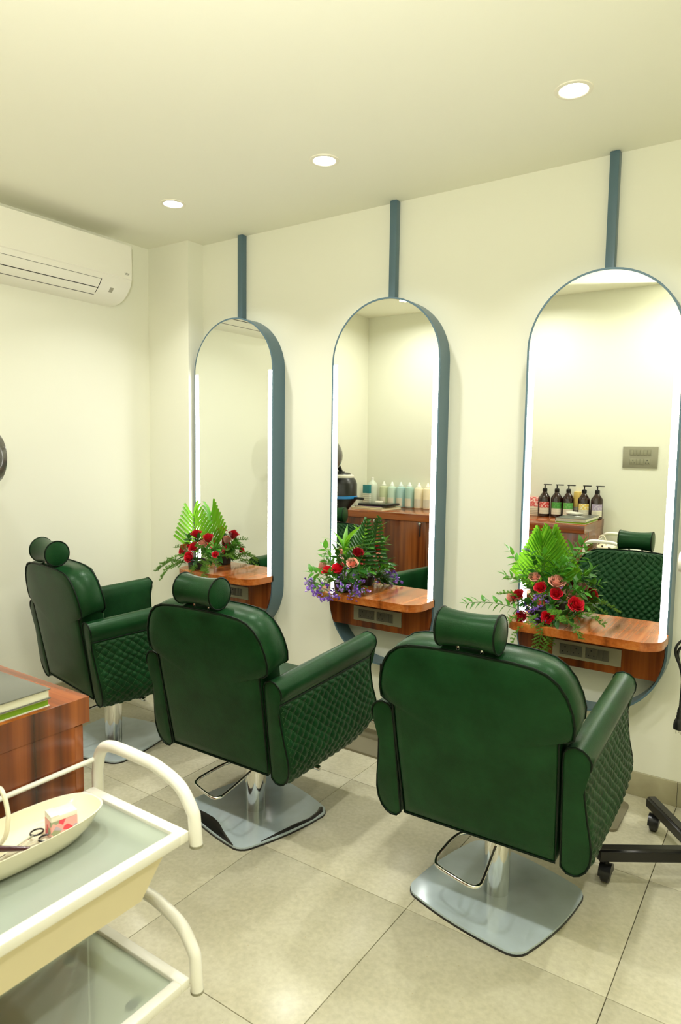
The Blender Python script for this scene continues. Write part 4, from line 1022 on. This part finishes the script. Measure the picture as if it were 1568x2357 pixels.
def flowers3():
    o = empty('flower_arrangement', (MX[2]-.165, -.195, ZS)); tag(o, 'flower arrangement with a big bright green palm fan, roses and trailing fern', 'flowers', 'flower arrangements on the shelves')
    X = lambda x: x+.165
    Y = lambda y: y+.195
    pot(o, .052, .055)
    palm_leaf(o, (X(-.180), Y(-.150), .05), (X(-.192), Y(-.150), .330), 15, 42, 36, .170, .078, .0180, M['palm'], start=.20, fan=40)
    roses(o, [(X(-.169), Y(-.215), .147, 'red', .050, (0, -.75, .6)), (X(-.104), Y(-.215), .130, 'red', .050, (.15, -.75, .6)), (X(-.266), Y(-.205), .102, 'red', .052, (-.2, -.6, .7)),
              (X(-.238), Y(-.235), .018, 'red', .052, (-.35, -.9, .1)), (X(-.127), Y(-.245), .034, 'red', .052, (.1, -1, .0)), (X(-.025), Y(-.215), .097, 'red', .066, (.45, -.5, .5)),
              (X(-.203), Y(-.195), .185, 'pink', .050, (0, -.5, .8)), (X(-.108), Y(-.205), .178, 'pink', .066, (.2, -.45, .8)), (X(-.298), Y(-.190), .086, 'pink', .056, (-.6, -.5, .4)), (X(-.055), Y(-.185), .130, 'pink', .05, (.3, -.5, .7))], 0)
    statice(o, [(X(-.180), Y(-.22), .060, (.15, -.4, .9), .06), (X(-.205), Y(-.22), .025, (-.1, -.7, .7), .062), (X(-.170), Y(-.235), .010, (.1, -.9, .5), .055)])
    ferns(o, [(X(-.14), Y(-.25), .030, (.12, -.55, -.75), .17, 1), (X(-.11), Y(-.25), .02, (.10, -.12, -.9), .12, 1), (X(-.20), Y(-.24), .01, (-.6, -.5, -.35), .11, 1), (X(-.22), Y(-.23), .02, (-.75, -.3, -.2), .12, 2),
              (X(-.10), Y(-.24), .03, (.8, -.4, .0), .14, 2), (X(-.06), Y(-.21), .03, (.95, -.1, .15), .14, 0), (X(-.17), Y(-.24), .03, (.1, -1, -.1), .09, 0), (X(-.2), Y(-.21), .12, (-.6, -.4, .5), .12, 0), (X(-.23), Y(-.2), .06, (-.8, -.2, .4), .12, 0), (X(-.12), Y(-.23), .06, (.4, -.6, .1), .11, 2)])
    for i, (a, b, sg, n, L, k) in enumerate([((-.20, -.23, .03), (-.492, -.24, .040), .025, 13, .034, 'leaf'), ((-.19, -.19, .10), (-.315, -.19, .285), .0, 9, .040, 'leaf'), ((-.21, -.19, .12), (-.335, -.19, .178), .01, 6, .036, 'leaf'),
            ((-.18, -.18, .15), (-.225, -.20, .295), .0, 8, .040, 'leafd'), ((-.17, -.18, .15), (-.160, -.21, .290), .0, 8, .036, 'leaf'), ((-.14, -.18, .15), (-.055, -.17, .325), .0, 10, .042, 'leaf'), ((-.14, -.19, .14), (-.045, -.19, .290), .0, 9, .036, 'leaf'),
            ((-.10, -.19, .10), (-.01, -.17, .215), .0, 8, .040, 'leaf'), ((-.10, -.20, .08), (.015, -.19, .150), .01, 8, .038, 'leaf'), ((-.08, -.20, .06), (.0, -.19, .095), .0, 7, .036, 'leaf'), ((-.15, -.20, .08), (-.10, -.25, .09), .0, 5, .036, 'leafd'),
            ((-.22, -.20, .05), (-.30, -.21, .07), .01, 5, .034, 'leafd'), ((-.15, -.20, .12), (-.12, -.20, .24), .0, 8, .036, 'leafd'), ((-.17, -.2, .04), (-.08, -.25, .03), .0, 6, .04, 'leafd'), ((-.14, -.19, .06), (-.03, -.20, .17), .0, 8, .042, 'leafd'), ((-.14, -.19, .10), (-.09, -.21, .26), .0, 9, .042, 'leaf'), ((-.18, -.2, .08), (-.24, -.21, .21), .0, 8, .040, 'leaf'), ((-.12, -.2, .03), (-.02, -.23, .05), .0, 7, .042, 'leafd'), ((-.19, -.2, .05), (-.22, -.24, .08), .0, 7, .04, 'leafd')]):
        leafy_stem(o, (X(a[0]), Y(a[1]), a[2]), (X(b[0]), Y(b[1]), b[2]), sg, n, L, k, 30+i)
def flowers2():
    o = empty('flower_arrangement', (MX[1]-.155, -.190, ZS)); tag(o, 'flower arrangement with purple statice, a spiky rosette and a dark folded palm leaf', 'flowers', 'flower arrangements on the shelves')
    X = lambda x: x+.155
    Y = lambda y: y+.190
    pot(o, .050, .05)
    palm_leaf(o, (X(-.095), Y(-.155), .09), (X(-.047), Y(-.150), .362), 13, 40, 16, .110, .022, .0150, M['palmd'], start=.16, cut=True)
    b = Vector((X(-.145), Y(-.20), .185)); st = MB().tube([(X(-.15), Y(-.19), .04), b], [.004, .003], 8).build('dracaena', M['stem'], o)
    for i, (x, y, z, L) in enumerate([(-.155, -.19, .333, .15), (-.176, -.20, .315, .13), (-.232, -.20, .270, .125), (-.093, -.20, .324, .15), (-.050, -.20, .290, .14), (-.225, -.23, .215, .11), (-.075, -.24, .225, .10), (-.200, -.25, .180, .09), (-.12, -.25, .22, .09), (-.165, -.24, .26, .11), (-.13, -.17, .30, .13), (-.11, -.22, .27, .12)]):
        put('lance_leaf', LEAF['lance'], st, b+Vector((0, 0, .012*(i % 4))), dir_rot(Vector((X(x), Y(y), z+.012))-b, (i % 3-1)*.4), L)
    roses(o, [(X(-.168), Y(-.225), .116, 'red', .068, (.0, -.55, .8)), (X(-.240), Y(-.215), .097, 'red', .056, (-.2, -.5, .8)), (X(-.078), Y(-.18), .200, 'red', .055, (.3, -.4, .8)),
              (X(-.279), Y(-.195), .112, 'pink', .056, (-.4, -.5, .7)), (X(-.088), Y(-.215), .150, 'pink', .058, (.3, -.5, .6)), (X(-.19), Y(-.18), .19, 'pink', .045, (-.2, -.4, .8))], 0)
    statice(o, [(X(-.255), Y(-.245), .02, (-.8, -.3, .0), .075), (X(-.22), Y(-.26), .0, (-.5, -.7, -.1), .07), (X(-.18), Y(-.26), -.005, (-.2, -.9, -.15), .07), (X(-.14), Y(-.255), .005, (.0, -.9, .2), .075), (X(-.10), Y(-.25), .02, (.2, -.8, .4), .08),
                (X(-.06), Y(-.24), .03, (.5, -.5, .6), .075), (X(-.05), Y(-.24), .02, (.8, -.5, .1), .065), (X(-.28), Y(-.24), .02, (-.9, -.2, .0), .06), (X(-.07), Y(-.235), .01, (.5, -.9, .0), .06)])
    for i, (a, b, sg, n, L, k) in enumerate([((-.19, -.21, .05), (-.335, -.23, .078), .01, 6, .045, 'leaf'), ((-.19, -.22, .04), (-.285, -.25, .035), .0, 6, .046, 'leaf'), ((-.19, -.19, .10), (-.272, -.19, .205), .0, 7, .044, 'leaf'), ((-.2, -.19, .10), (-.285, -.19, .155), .0, 6, .042, 'leaf'),
            ((-.17, -.22, .05), (-.200, -.25, .090), .0, 6, .048, 'leaf'), ((-.13, -.22, .05), (-.035, -.22, .130), .0, 6, .060, 'leafd'), ((-.09, -.20, .06), (.000, -.19, .120), .0, 7, .040, 'leaf'),
            ((-.09, -.18, .12), (-.015, -.17, .250), .0, 5, .040, 'leaf'), ((-.15, -.22, .05), (-.10, -.26, .05), .0, 7, .042, 'leafd'), ((-.11, -.21, .04), (-.03, -.22, .045), .0, 7, .044, 'leafd'), ((-.14, -.20, .09), (-.11, -.22, .17), .0, 7, .046, 'leafd'), ((-.16, -.20, .1), (-.2, -.2, .2), .0, 6, .046, 'leafd')]):
        leafy_stem(o, (X(a[0]), Y(a[1]), a[2]), (X(b[0]), Y(b[1]), b[2]), sg, n, L, k, 60+i)
def flowers1():
    o = empty('flower_arrangement', (MX[0]-.185, -.200, ZS)); tag(o, 'flower arrangement with red roses and splayed palm leaflets by the corner column', 'flowers', 'flower arrangements on the shelves')
    X = lambda x: x+.185
    Y = lambda y: y+.200
    pot(o, .055, .055)
    palm_leaf(o, (X(-.215), Y(-.165), .04), (X(-.245), Y(-.165), .300), 9, 38, 50, .200, .11, .0190, M['palm'], start=.2)
    roses(o, [(X(-.192), Y(-.20), .205, 'red', .062, (.0, -.25, .95)), (X(-.094), Y(-.20), .190, 'red', .064, (.1, -.25, .95)), (X(-.185), Y(-.225), .130, 'red', .062, (.0, -.7, .6)), (X(-.204), Y(-.245), .073, 'red', .062, (.0, -.95, .3)),
              (X(-.310), Y(-.19), .112, 'red', .052, (-.5, -.3, .7)), (X(-.285), Y(-.22), .098, 'red', .050, (-.2, -.7, .5)), (X(-.033), Y(-.205), .098, 'red', .040, (.3, -.6, .6)), (X(-.25), Y(-.2), .125, 'red', .04, (-.2, -.4, .8)), (X(-.143), Y(-.195), .155, 'pink', .058, (.0, -.4, .9))], 0)
    ferns(o, [(X(-.25), Y(-.23), .03, (-.9, -.2, .0), .20, 2), (X(-.27), Y(-.22), .03, (-.9, -.35, -.1), .17, 1), (X(-.14), Y(-.25), .03, (.4, -.8, -.15), .10, 2), (X(-.12), Y(-.24), .04, (.8, -.45, .0), .13, 0), (X(-.10), Y(-.22), .04, (.9, -.2, .15), .13, 0),
              (X(-.09), Y(-.24), .02, (.7, -.6, -.05), .12, 2), (X(-.15), Y(-.22), .09, (.5, -.5, .5), .12, 0), (X(-.22), Y(-.22), .05, (-.6, -.6, .2), .10, 0), (X(-.24), Y(-.2), .08, (-.7, -.3, .4), .1, 0), (X(-.11), Y(-.19), .08, (.8, .2, .4), .13, 0), (X(-.1), Y(-.16), .05, (.8, .4, .2), .13, 0)])
    for i, (a, b, sg, n, L, k) in enumerate([((-.19, -.20, .08), (-.25, -.21, .175), .0, 7, .044, 'leafd'), ((-.17, -.20, .09), (-.16, -.21, .18), .0, 7, .042, 'leafd'), ((-.15, -.2, .07), (-.08, -.21, .14), .0, 7, .042, 'leaf'), ((-.13, -.19, .06), (-.04, -.18, .13), .0, 7, .044, 'leaf'), ((-.18, -.22, .05), (-.14, -.25, .06), .0, 5, .04, 'leafd'),
                                             ((-.21, -.21, .05), (-.27, -.23, .07), .0, 6, .04, 'leafd'), ((-.14, -.18, .05), (-.06, -.15, .08), .0, 6, .045, 'leafd')]):
        leafy_stem(o, (X(a[0]), Y(a[1]), a[2]), (X(b[0]), Y(b[1]), b[2]), sg, n, L, k, 90+i)
flowers1(); flowers2(); flowers3()
